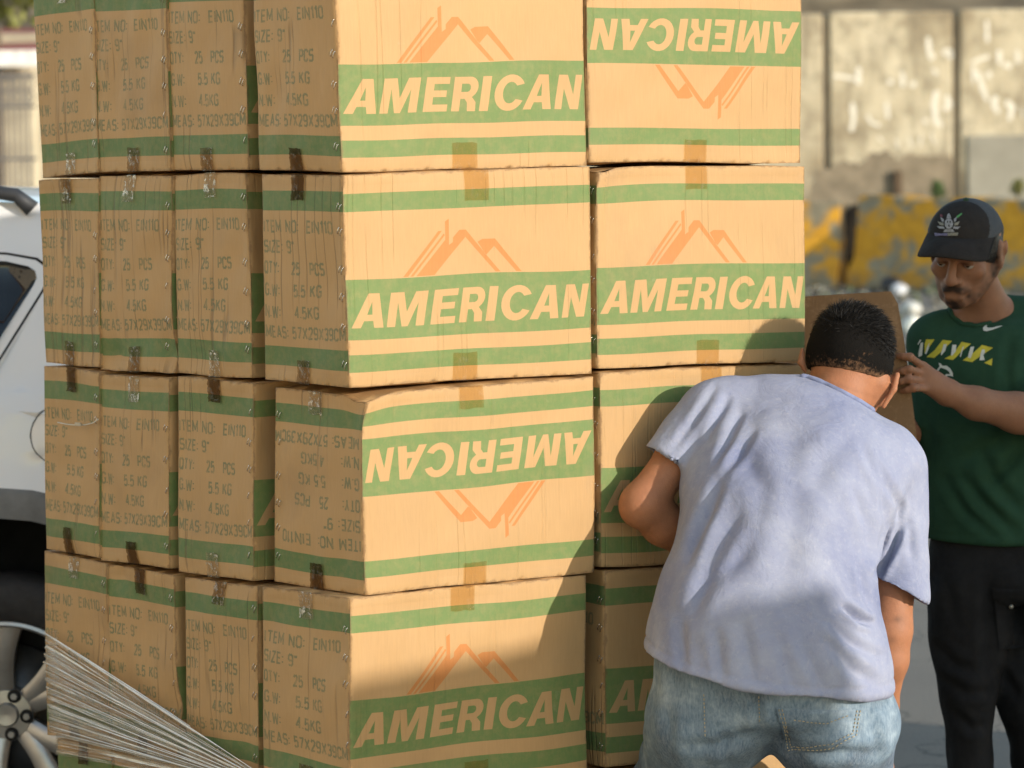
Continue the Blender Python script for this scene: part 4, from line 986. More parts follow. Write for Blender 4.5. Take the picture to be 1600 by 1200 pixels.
    # wheel-house liners
    for cx in (0, -wb):
        mb = MB(); n = 20; pts = [(X0 + cx + .483 * math.cos(math.pi * i / n), .36 + .483 * math.sin(math.pi * i / n)) for i in range(n + 1)]
        vs = [(p, Y0 + .03, z_) for p, z_ in pts] + [(p, Y0 + .45, z_) for p, z_ in pts]
        mb.add(vs, [(i, i + 1, n + 2 + i, n + 1 + i) for i in range(n)] + [tuple(range(n + 1, 2 * n + 2))]); mb.build('wheel_arch_liner', line, root)
def wheel(root, c, side):
    wt = bpy.data.objects.new('wheel', None); COL.objects.link(wt); wt.matrix_world = Matrix.Translation(c); wt.parent = root; wt.matrix_parent_inverse = root.matrix_world.inverted()
    M_ = Matrix.Rotation(R(90), 4, 'X') if side < 0 else Matrix.Rotation(R(-90), 4, 'X')   # local z points outward
    rub = simple('tyre rubber', (.03, .03, .032, 1), .75, .35, nscale=40)
    m = Mat('grey alloy', .32, .5, (.40, .39, .375, 1)); m.b.inputs['Metallic'].default_value = .75; m.col(m.ramp(m.noise(m.coord(), 12, 4), [(.3, (.34, .33, .31)), (.7, (.47, .46, .44))])); al = m.m
    dk = simple('dark wheel well', (.02, .02, .02, 1), .8, .2)
    def mk(mb, nm, mat, par, sm=True):
        o = obj(nm, mb.v, mb.f, mat, None, sm, mb.m); o.parent = par; return auto_smooth(o, 40)
    mb = MB(); mb.lathe([(.232, -.19), (.25, -.20), (.32, -.19), (.345, -.15), (.348, -.10), (.348, -.02), (.340, .010), (.325, .022), (.30, .026), (.27, .024), (.245, .012), (.236, .004)], M_, 64)
    mk(mb, 'tyre', rub, wt)
    mb = MB(); mb.lathe([(.238, .004), (.236, .012), (.228, .014), (.222, .008), (.218, -.02), (.205, -.12), (.205, -.18)], M_, 64)
    for k in range(5):
        a0 = R(31 + 72 * k) if side < 0 else R(149 - 72 * k)
        for e in (-1, 1):
            a1 = a0 + e * R(3.5); a2 = a0 + e * R(16)
            rows = []
            for t in np.linspace(0, 1, 8):
                r = .045 + (.222 - .045) * t; aa = a1 + (a2 - a1) * t ** .8; w_ = .027 - .004 * math.sin(t * math.pi) + .006 * t; h = -.028 + .018 * math.sin(min(1, t * 1.1) * math.pi * .5) + .012 * t
                d = Vector((math.cos(aa), math.sin(aa), 0)); n = Vector((-d.y, d.x, 0)); c_ = d * r
                rows.append([c_ - n * w_ + Vector((0, 0, h - .035)), c_ - n * w_ + Vector((0, 0, h - .006)), c_ - n * w_ * .6 + Vector((0, 0, h)), c_ + n * w_ * .6 + Vector((0, 0, h)), c_ + n * w_ + Vector((0, 0, h - .006)), c_ + n * w_ + Vector((0, 0, h - .035))])
            vs = [M_ @ p for r_ in rows for p in r_]; mb.add(vs, [(i * 6 + j, i * 6 + j + 1, (i + 1) * 6 + j + 1, (i + 1) * 6 + j) for i in range(7) for j in range(5)])
    mb.lathe([(.0, -.012), (.026, -.010), (.029, -.014), (.031, -.020), (.060, -.022), (.066, -.030), (.066, -.07)], M_, 40)
    mk(mb, 'rim', al, wt)
    st_ = simple('steel nut', (.3, .3, .3, 1), .4, .5, metal=.8)
    for k in range(5):
        a = R(31 + 36 + 72 * k) if side < 0 else R(149 - 36 - 72 * k); p = Vector((math.cos(a) * .050, math.sin(a) * .050, 0)); mb = MB()
        mb.lathe([(.0175, -.0185), (.0165, -.0190), (.0085, -.0190)], M_ @ Matrix.Translation(p), 24, 0)
        mb.lathe([(.0085, -.0190), (.0080, -.009), (.0, -.009)], M_ @ Matrix.Translation(p), 24, 1)
        o = obj('lug_nut', mb.v, mb.f, [dk, st_], None, False, mb.m); o.parent = wt
    mb = MB(); mb.lathe([(.0, -.085), (.165, -.085), (.165, -.10)], M_, 40, 1); mb.lathe([(.0, -.13), (.215, -.13)], M_, 30, 0)
    p = M_ @ Vector((.135, .02, -.075)); mb.box(p, (.05, .03, .11), mi=2)
    o = obj('brake_disc', mb.v, mb.f, [dk, simple('brake steel', (.10, .10, .10, 1), .4, .5, metal=.6), simple('tan caliper', (.42, .32, .18, 1), .6, .3)], None, True, mb.m); o.parent = wt
make_car()
# ------------------------------------------------------------------ people
from mathutils.bvhtree import BVHTree
def skin_mat(name, base, red):
    m = Mat(name, .55, .28); c = m.coord(); n = m.noise(c, 22, 7, .7); f = m.noise(c, 380, 3)
    a = m.ramp(n, [(.3, tuple(x * .86 for x in base)), (.7, tuple(x * 1.12 for x in base))])
    at_ = m.n('ShaderNodeAttribute'); at_.attribute_name = 'tint'
    a = m.mix(at_.outputs['Fac'], a, red); m.col(a)
    m.b.inputs['Subsurface Weight'].default_value = .12; m.b.inputs['Subsurface Radius'].default_value = (.012, .004, .002); m.b.inputs['Subsurface Scale'].default_value = .6
    m.nrm(m.bump(m.noise(c, 70, 5, .7), .35, .002, m.bump(f, .5, .0012))); return m.m
def set_attr(o, name, vals):
    a = o.data.attributes.new(name, 'FLOAT', 'POINT'); a.data.foreach_set('value', np.asarray(vals, dtype=np.float32))
def fold(V, F, folds, amp=1.0, seed=0, small=.0012, only=None):
    """push the cloth in and out along crease lines laid where the photo shows them"""
    N = normals(V, F); px, py, dp = topx(V); d = np.zeros(len(V))
    for pts, w_, a in folds:
        dist, par = seg_dist(px, py, pts); e = np.sin(np.clip(par, 0, 1) * math.pi) ** .6 + .12
        s_ = np.zeros(len(V)); d += e * a * (-np.exp(-(dist / w_) ** 2) + .55 * np.exp(-((dist - 2.0 * w_) / (w_ * 1.1)) ** 2))
    f1 = field(seed, 12, 1.5, 5); f2 = field(seed + 1, 16, 6, 16)
    facing = np.clip(-N[:, 1] * 2, 0, 1)
    d = d * facing * amp + .0035 * f1(V) + small * f2(V)
    return V + N * d[:, None]
def decal(name, polys, bvh, mat, parent, off=.0012, step=3.0, thick=0):
    """cloth print or patch: outline given on the photo, laid on the surface underneath as real geometry"""
    sets = polys; vs = []; es = []
    P = np.array([p for q in polys for p in q]); lo, hi = P.min(0), P.max(0)
    for x in np.arange(lo[0], hi[0] + step, step):
        for y in np.arange(lo[1], hi[1] + step, step): vs.append((x, y))
    for lp in polys:
        k = len(vs); n = len(lp); vs += [tuple(map(float, p)) for p in lp]; es += [(k + i, k + (i + 1) % n) for i in range(n)]
    V, _, F, *_ = delaunay_2d_cdt([Vector(v) for v in vs], es, [], 0, 1e-4)
    V = np.array([[v.x, v.y] for v in V]); F = [f for f in F]; C = np.array([V[list(f)].mean(0) for f in F]); keep = inside(C, polys)
    out_ = {}; vv = []; ff = []
    def put(i):
        if i in out_: return out_[i]
        r = ray(*V[i]).normalized(); h, n, _, _ = bvh.ray_cast(CP, r)
        if h is None: out_[i] = None
        else:
            if n.dot(r) > 0: n = -n
            vv.append(h + n * off); out_[i] = len(vv) - 1
        return out_[i]
    for f, k in zip(F, keep):
        if k:
            q = [put(i) for i in f]
            if None not in q: ff.append(q)
    return obj(name, vv, ff, mat, parent, True)
def surf_line(pts, bvh, step=4, off=.001):
    out_ = []
    for i in range(len(pts) - 1):
        n = max(1, int(math.dist(pts[i], pts[i + 1]) / step))
        for t in range(n + (i == len(pts) - 2)):
            x = pts[i][0] + (pts[i + 1][0] - pts[i][0]) * t / n; y = pts[i][1] + (pts[i + 1][1] - pts[i][1]) * t / n
            r = ray(x, y).normalized(); h, nn, _, _ = bvh.ray_cast(CP, r)
            if h is not None: out_.append(h + (nn if nn.dot(r) < 0 else -nn) * off)
    return out_
def bvh_of(V, F): return BVHTree.FromPolygons([tuple(v) for v in V], [tuple(f) for f in F])
def hollow_sleeve(a, b, ra, rb, n, inner=.84):
    """returns f(q) for an open sleeve from a to b, cut by the plane through b with normal n"""
    s1 = SDF().cone(a, b + (b - a).normalized() * .06, ra, rb + (rb - ra) * .06 / (b - a).length, .01)
    s2 = SDF().cone(b - (b - a).normalized() * .01, b + (b - a).normalized() * .08, rb * inner, rb * inner, .01)
    n = np.array(n.normalized())
    def f(q):
        d = s1.ev(q); pl = (q - np.array(b)) @ n
        return np.maximum(np.maximum(d, pl), -np.where(pl > -.016, s2.ev(q), 9.))
    return f
def smin(a, b, k):
    h = np.clip(.5 + .5 * (b - a) / k, 0, 1); return b * (1 - h) + a * h - k * h * (1 - h)
rowz = lambda rows: [(tuple(at(x, y, Y)), (hw * Y / FPX, ry, rz)) for x, y, Y, hw, ry, rz in rows]

M_skinA = skin_mat('warm tan skin', (.37, .160, .080), (.12, .06, .035))
M_skinB = skin_mat('brown skin', (.30, .145, .082), (.030, .018, .013))
def cloth(name, c0, c1, sc=9, mott=.5, weave=500, bump=.35, wr=10):
    m = Mat(name, .88, .12); c = m.coord(); n = m.noise(c, sc, 7, .68, .3); g = m.noise(c, sc * 7, 4, .7)
    a = m.ramp(n, [(.32, c0), (.68, c1)]); a = m.mix(m.math('MULTIPLY', m.ramp(g, [(.45, 0), (.70, 1)]), mott), a, tuple(min(1, x * 1.35) for x in c1))
    m.col(a); m.b.inputs['Sheen Weight'].default_value = .0
    w_ = m.noise(c, weave, 2); k = m.noise(c, wr, 4, .55, .8); m.nrm(m.bump(k, bump, .012, m.bump(w_, .35, .0008))); return m.m

def hand(S_, wrist, fingers, thumb, rp=.013, rw=.024, rf=.0088):
    for f in fingers:
        S_.cone(wrist, f[0], rw, rp, .012)
        r = rf
        for i in range(len(f) - 1): S_.cone(f[i], f[i + 1], r, r * .93, .003); r *= .93
        S_.ball(f[1], rf * 1.08, .004)
    S_.cone(wrist, thumb[0], rw * .85, .014, .012); r = .0115
    for i in range(len(thumb) - 1): S_.cone(thumb[i], thumb[i + 1], r, r * .9, .004); r *= .9

# ---------------- the man bending over, seen from behind
def bending_man():
    root = thing('person', at(1210, 1500, 5.55).xy.to_3d(), 'man bent over in a faded pale blue t-shirt and washed jeans, seen from behind', 'person')
    # body
    B = SDF()
    B.chain(rowz([(1200, 1090, 5.47, 150, .12, .07), (1196, 1000, 5.46, 150, .125, .08), (1212, 870, 5.50, 132, .12, .08), (1240, 745, 5.60, 130, .105, .08), (1245, 695, 5.66, 110, .09, .07)]), 4, .03)
    nb = at(1290, 655, 5.72); hc = at(1328, 562, 5.81)
    up = Vector((.10, .66, .74)).normalized(); fc = Vector((.12, .74, -.66)); fc = (fc - up * fc.dot(up)).normalized(); sd_ = fc.cross(up).normalized()   # sd_ points to his right hand side (image right)
    if sd_.x < 0: sd_ = -sd_
    Rm = Matrix((sd_, fc, up)).transposed()
    L = lambda s, f, u: hc + sd_ * s + fc * f + up * u
    B.cone(nb, at(1322, 600, 5.77), .064, .058, .03)
    B.ball(L(0, -.005, .0), (.080, .094, .098), .02, Rm)
    B.ball(L(0, .045, -.055), (.060, .055, .065), .03, Rm); B.ball(L(0, .075, -.095), .024, .02); B.cone(L(0, .092, -.01), L(0, .115, -.045), .010, .013, .012)
    B.cone(L(-.03, .085, .0), L(.03, .085, .0), .014, .014, .012); B.cone(L(-.02, .092, -.068), L(.02, .092, -.068), .008, .008, .008)
    for s_ in (-1, 1):
        B.cone(L(.060 * s_, -.0, -.06), L(0, .06, -.095), .02, .02, .02)
    # ears: a thin shell standing off the head
    e1 = at(1402, 585, 5.765); e2 = at(1397, 608, 5.745); e3 = at(1380, 636, 5.745)
    B.limb([e1, e2, e3], [.0062, .0066, .0052], .004); B.limb([at(1396, 590, 5.775), at(1388, 612, 5.765), at(1376, 630, 5.765)], [.008, .008, .007], .008)
    B.limb([at(1254, 548, 5.79), at(1252, 566, 5.785), at(1258, 580, 5.785)], [.006, .007, .005], .006)
    # arms
    sl, sr = at(1118, 655, 5.68), at(1392, 735, 5.67)
    el = at(1005, 786, 5.605)
    B.limb([sl, at(1060, 712, 5.645), el], [.045, .040, .040], .02); B.ball(at(996, 797, 5.605), .028, .03)
    B.limb([el, at(1036, 818, 5.635), at(1095, 858, 5.69), at(1135, 895, 5.715)], [.040, .041, .036, .027], .02)
    hw_ = at(1135, 900, 5.715)
    hand(B, hw_, [[hw_ + Vector((.07, .01, -.05 + .02 * i)), hw_ + Vector((.105, .015, -.055 + .02 * i)), hw_ + Vector((.12, .03, -.075 + .02 * i))] for i in range(4)], [hw_ + Vector((.02, .01, .02)), hw_ + Vector((.05, .03, .03)), hw_ + Vector((.075, .045, .02))])
    er = at(1391, 985, 5.585); wr = at(1381, 1105, 5.62)
    B.limb([sr, at(1401, 860, 5.63), er, at(1388, 1030, 5.585), wr], [.050, .043, .040, .037, .026], .02)
    B.limb([wr, wr + Vector((-.01, .05, -.06))], [.026, .025], .02)
    hr_ = wr + Vector((-.01, .05, -.06))
    hand(B, hr_, [[hr_ + Vector((-.035 + .021 * i, .025, -.075)), hr_ + Vector((-.037 + .021 * i, .045, -.11)), hr_ + Vector((-.035 + .02 * i, .075, -.115))] for i in range(4)], [hr_ + Vector((-.035, .01, -.025)), hr_ + Vector((-.05, .04, -.05)), hr_ + Vector((-.045, .07, -.07))])
    # legs inside the jeans
    hipL, hipR = at(1110, 1115, 5.49), at(1300, 1115, 5.48); kL, kR = Vector((.30, 5.66, .40)), Vector((.66, 5.70, .40)); aL, aR = Vector((.30, 5.50, .09)), Vector((.69, 5.52, .09))
    B.limb([hipL, kL, aL], [.085, .05, .035], .03); B.limb([hipR, kR, aR], [.085, .05, .035], .03)
    V, F = B.mesh(.0042, smooth=2)
    o = obj('body', V, F, M_skinA, root)
    px, py, _ = topx(V); tn = np.zeros(len(V))
    tn += .55 * np.exp(-(((px - 1402) / 7) ** 2 + ((py - 968) / 5) ** 2)) + .4 * np.exp(-(((px - 1393) / 9) ** 2 + ((py - 1000) / 6) ** 2))     # tattoo-like dark marks on the forearm
    tn += .35 * np.exp(-((py - (598 + (px - 1300) * .33)) / 3.0) ** 2) * (px > 1285) * (px < 1370) * .5
    set_attr(o, 'tint', np.clip(tn, 0, 1))
    # hair
    H = SDF(); H.ball(L(0, -.008, .004), (.088, .102, .104), .01, Rm)
    n_ = (fc * .55 - up * .83 + Vector((-.20, 0, 0))).normalized(); hf = field(3, 14, 8, 22); p0 = at(1318, 577, 5.71)
    V, F = H.mesh(.0036, clip=[(tuple(p0), tuple(n_))], extra=lambda q, d: d + .0012 * hf(q), smooth=2)
    hb = Mat('cropped black hair', .9, .05); c = hb.coord(); nz = hb.noise(c, 130, 4, .75)
    at2 = hb.n('ShaderNodeAttribute'); at2.attribute_name = 'fade'
    mask = hb.ramp(hb.math('ADD', nz, hb.math('MULTIPLY', at2.outputs['Fac'], .50)), [(.68, 0), (.98, 1)])
    hb.col(hb.mix(mask, (.010, .009, .008, 1), (.20, .11, .06, 1))); hb.nrm(hb.bump(hb.noise(c, 330, 3), .7, .002))
    o = obj('hair', V, F, hb.m, root); px, py, _ = topx(V)
    edge = 574 + (px - 1300) * .30; fd = np.clip(1 - (edge - py) / 26, 0, 1) * (.35 + .65 * np.clip((px - 1270) / 70, 0, 1)) + .30 * np.exp(-(((px - 1345) / 24) ** 2 + ((py - 558) / 12) ** 2)); set_attr(o, 'fade', np.clip(fd, 0, 1))
    hairN = normals(V, F); rg = np.random.RandomState(5); mb = MB(); hm = simple('black hair strands', (.007, .006, .005, 1), .55, .2, nscale=40)
    idx = rg.choice(len(V), 15000)
    vs = []; fs = []
    for i in idx:
        p = V[i]; n = hairN[i]; h_ = (p - np.array(hc)) @ np.array(up); bk = edge[i] - py[i]
        ln = .006 + .017 * min(1, max(0, (bk - 38) / 50)); ln *= rg.uniform(.6, 1.25)
        if bk < 14: ln = .004
        if fd[i] > .75 and rg.rand() < .5: continue
        tp = min(1, max(0, (bk - 40) / 40)); d = n * (.35 + .5 * tp) + np.array(fc) * .7 + np.array((.30, 0, .15)) * tp + rg.normal(size=3) * .16; d /= np.linalg.norm(d)
        t = np.cross(d, rg.normal(size=3)); t /= np.linalg.norm(t); w_ = .00055
        k = len(vs); q = p - n * .002; vs += [q - t * w_, q + t * w_, q + d * ln * .6 + t * w_ * .7, q + d * ln * .6 - t * w_ * .7, q + d * ln + np.array((0, 0, -.15)) * ln]
        fs += [(k, k + 1, k + 2, k + 3), (k + 3, k + 2, k + 4)]
    obj('hair_strands', [tuple(x) for x in vs], fs, hm, o, False)
    # shirt
    T = SDF()
    T.chain(rowz([(1196, 1120, 5.46, 186, .185, .06), (1195, 1060, 5.455, 184, .185, .07), (1194, 1000, 5.455, 176, .178, .08), (1198, 930, 5.47, 166, .168, .08), (1214, 860, 5.51, 154, .158, .08), (1234, 790, 5.56, 158, .15, .08), (1244, 730, 5.615, 164, .138, .083), (1238, 682, 5.675, 138, .120, .080), (1222, 650, 5.72, 92, .10, .072)]), 5, .03)
    T.ball(sl, .066, .05); T.ball(at(1386, 733, 5.66), .070, .05); T.cone(at(1150, 632, 5.70), at(1250, 646, 5.73), .052, .055, .04); T.cone(at(1275, 662, 5.72), at(1378, 722, 5.67), .056, .066, .04)
    a1, b1 = at(1112, 655, 5.68), at(1050, 719, 5.64); a2, b2 = at(1394, 745, 5.665), at(1402, 921, 5.595)
    f1 = hollow_sleeve(a1, b1, .067, .059, Vector((-.46, -.1, -.88)))
    f2 = hollow_sleeve(a2, b2, .067, .0605, Vector((-.45, -.05, -.89)))
    h1, h2 = at(1010, 1047, 5.30), at(1378, 1103, 5.30); dx = (h2 - h1).normalized(); hn = dx.cross(Vector((0, 1, .10)).normalized()); hn = -hn if hn.z > 0 else hn
    hp = np.array(h1)
    nk = SDF().cone(at(1300, 640, 5.75), at(1335, 585, 5.79), .062, .066, .02)
    def ex(q, d):
        d = np.maximum(d, (q - hp) @ np.array(hn)); d = smin(d, f1(q), .022); d = smin(d, f2(q), .016); return d
    V, F = T.mesh(.0048, extra=ex, smooth=3, bounds=[b1, b2])
    hem = (V - hp) @ np.array(hn)
    folds = [([(1140, 618), (1104, 690)], 6, .0045), ([(1160, 640), (1118, 728)], 6, .0045), ([(1182, 668), (1130, 745)], 7, .004), ([(1098, 640), (1050, 705)], 6, .003), ([(1120, 600), (1080, 670)], 6, .003),
             ([(1128, 750), (1100, 815), (1072, 880)], 9, .008), ([(1160, 790), (1110, 880), (1080, 960)], 12, .005),
             ([(1345, 700), (1380, 760), (1388, 820), (1372, 890)], 7, .006), ([(1370, 720), (1404, 790), (1398, 850)], 6, .006), ([(1366, 905), (1388, 870), (1412, 815)], 6, .013), ([(1330, 760), (1358, 820), (1362, 880)], 8, .004),
             ([(1318, 945), (1343, 968), (1362, 976)], 6, .013), ([(1296, 968), (1330, 1005), (1372, 1030)], 8, .006), ([(1300, 1000), (1330, 1045), (1372, 1072)], 9, .005), ([(1345, 880), (1352, 925), (1360, 950)], 6, .006),
             ([(1118, 980), (1128, 1062)], 9, .005), ([(1160, 970), (1178, 1070)], 10, .005), ([(1215, 985), (1240, 1080)], 11, .004), ([(1260, 1010), (1292, 1085)], 10, .004), ([(1060, 960), (1064, 1050)], 9, .004), ([(1240, 640), (1244, 800), (1215, 960)], 26, .004),
             ([(1415, 800), (1428, 880)], 7, .004), ([(1180, 850), (1100, 920), (1060, 990)], 14, .004), ([(1330, 690), (1290, 720), (1270, 770)], 18, .004), ([(1160, 700), (1190, 760), (1190, 820)], 18, .004)]
    V = fold(V, F, [(p_, w2 * .9, a_ * 1.15) for p_, w2, a_ in folds], 1.0, 11, .0013)
    N = normals(V, F); px, py, _ = topx(V)
    st = np.exp(-((hem + .022) / .0028) ** 2) * .0024; V = V - N * st[:, None]
    V = V + N * (np.exp(-((hem + .008) / .009) ** 2) * .0022)[:, None] + np.outer(np.exp(-(hem / .03) ** 2) * .010 * field(31, 6, 1, 3)(V), (0, 1, 0))
    # underside of the cut sleeves and hem belong to the same cloth
    m = Mat('faded pale blue cotton', .9, .12); c = m.coord()
    a = m.ramp(m.noise(c, 4.5, 9, .66, .4), [(.3, (.195, .220, .345)), (.7, (.375, .395, .480))])
    g = m.noise(c, 90, 6, .8, .3); a = m.mix(m.math('MULTIPLY', m.ramp(g, [(.52, 0), (.72, 1)]), .3), a, (.50, .50, .53, 1))
    g2 = m.noise(m.coord(scale=(1, 1, .5)), 85, 5, .75); a = m.mix(m.math('MULTIPLY', m.ramp(g2, [(.60, 0), (.72, 1)]), .35), a, (.15, .165, .29, 1)); m.col(a)
    wv = m.noise(c, 700, 2); m.nrm(m.bump(m.noise(c, 14, 5, .6, .8), .40, .012, m.bump(wv, .4, .0008))); cm = m.m
    so_ = obj('shirt', V, F, cm, root); bv = bvh_of(V, F)
    mb = MB(); pts = surf_line([(1250, 588), (1262, 590), (1290, 601), (1315, 613), (1345, 629), (1366, 643)], bv, 4, .001)
    if len(pts) > 3: mb.tube(pts, [.003] + [.0055] * (len(pts) - 2) + [.003], 8); mb.build('collar', simple('collar rib blue', (.22, .25, .38, 1), .9, .1, nscale=60), so_, True)
    # jeans
    J = SDF(); J.chain(rowz([(1197, 1005, 5.46, 160, .150, .06), (1197, 1050, 5.46, 168, .165, .06), (1200, 1090, 5.475, 174, .160, .06)]), 4, .03)
    J.ball(at(1112, 1124, 5.47), (.122, .135, .110), .03); J.ball(at(1298, 1130, 5.465), (.122, .138, .112), .03)
    J.limb([at(1098, 1140, 5.50), kL + Vector((0, 0, .02)), aL + Vector((0, 0, .02))], [.108, .082, .062], .04); J.limb([at(1318, 1145, 5.49), kR + Vector((0, 0, .02)), aR + Vector((0, 0, .02))], [.108, .085, .064], .04)
    Vj, Fj = J.mesh(.0055, clip=[((0, 0, .055), (0, 0, -1))], smooth=3)
    jf = [([(1182, 1075), (1186, 1140)], 7, .007), ([(1182, 1140), (1120, 1165), (1060, 1165)], 9, .005), ([(1200, 1140), (1270, 1175), (1380, 1180)], 9, .006), ([(1225, 1120), (1240, 1170), (1262, 1198)], 8, .005), ([(1130, 1140), (1140, 1200)], 8, .004), ([(1360, 1110), (1375, 1180)], 8, .004), ([(1040, 1100), (1050, 1190)], 9, .004)]
    Vj = fold(Vj, Fj, jf, 1, 21, .0018)
    m = Mat('washed blue denim', .85, .15); c = m.coord(); a = m.ramp(m.noise(c, 7, 6, .65), [(.30, (.050, .080, .130)), (.52, (.165, .255, .34)), (.70, (.50, .61, .70))])
    a = m.mix(.35, a, m.ramp(m.noise(m.coord(scale=(1, 1, .25)), 260, 3, .7), [(.3, (.06, .08, .11)), (.7, (.42, .46, .48))])); m.col(a); m.nrm(m.bump(m.noise(c, 18, 5, .6, .6), .45, .010, m.bump(m.noise(c, 600, 2), .5, .001))); dm = m.m
    jo = obj('jeans', Vj, Fj, dm, root); bj = bvh_of(Vj, Fj)
    pk = [(1212, 1104), (1345, 1108), (1339, 1152), (1300, 1170), (1230, 1176)]
    po = decal('back_pocket', [pk], bj, dm, jo, .006, 5)
    stc = simple('tan stitching', (.42, .36, .24, 1), .8, .2)
    for pts in ([(1216, 1106), (1233, 1171), (1300, 1165), (1335, 1149), (1341, 1109)], [(1221, 1106), (1237, 1166), (1299, 1160), (1330, 1145), (1336, 1109)], [(1186, 1088), (1187, 1130)], [(1100, 1085), (1102, 1150)], [(1240, 1122), (1290, 1128), (1325, 1116)]):
        P = surf_line(pts, bj, 3, \
                      .0075 if pts[0][0] > 1200 else .0010)
        if len(P) < 3: continue
        mb = MB()
        for i in range(0, len(P) - 1, 2): mb.tube([P[i], P[i + 1]], .0010, 5)
        mb.build('stitching', stc, po if pts[0][0] > 1200 else jo)
    shoes(root, [(aL, -.15), (aR, .15)], (.03, .03, .032, 1))
def shoes(root, ank, col):
    m = simple('shoe upper', col, .6, .3); sm = simple('shoe sole', (.5, .5, .48, 1), .7, .3)
    for a, yaw in ank:
        d = Vector((math.sin(yaw), math.cos(yaw), 0)) if a.y < 6 else Vector((-.55 + yaw, -.8, 0)).normalized(); S_ = SDF()
        S_.limb([a + Vector((0, 0, .02)), Vector((a.x, a.y, .06)) + d * .02, Vector((a.x, a.y, .045)) + d * .15], [.045, .048, .038], .03); S_.ball(Vector((a.x, a.y, .045)) - d * .03, .042, .03)
        V, F = S_.mesh(.008, clip=[((0, 0, .012), (0, 0, -1))]); so_ = obj('shoe', V, F, m, root)
        S2 = SDF(); S2.limb([Vector((a.x, a.y, .03)) - d * .035, Vector((a.x, a.y, .03)) + d * .05, Vector((a.x, a.y, .03)) + d * .155], [.047, .05, .042], .02)
        V, F = S2.mesh(.008, clip=[((0, 0, .003), (0, 0, -1)), ((0, 0, .028), (0, 0, 1))]); obj('sole', V, F, sm, so_)
bending_man()

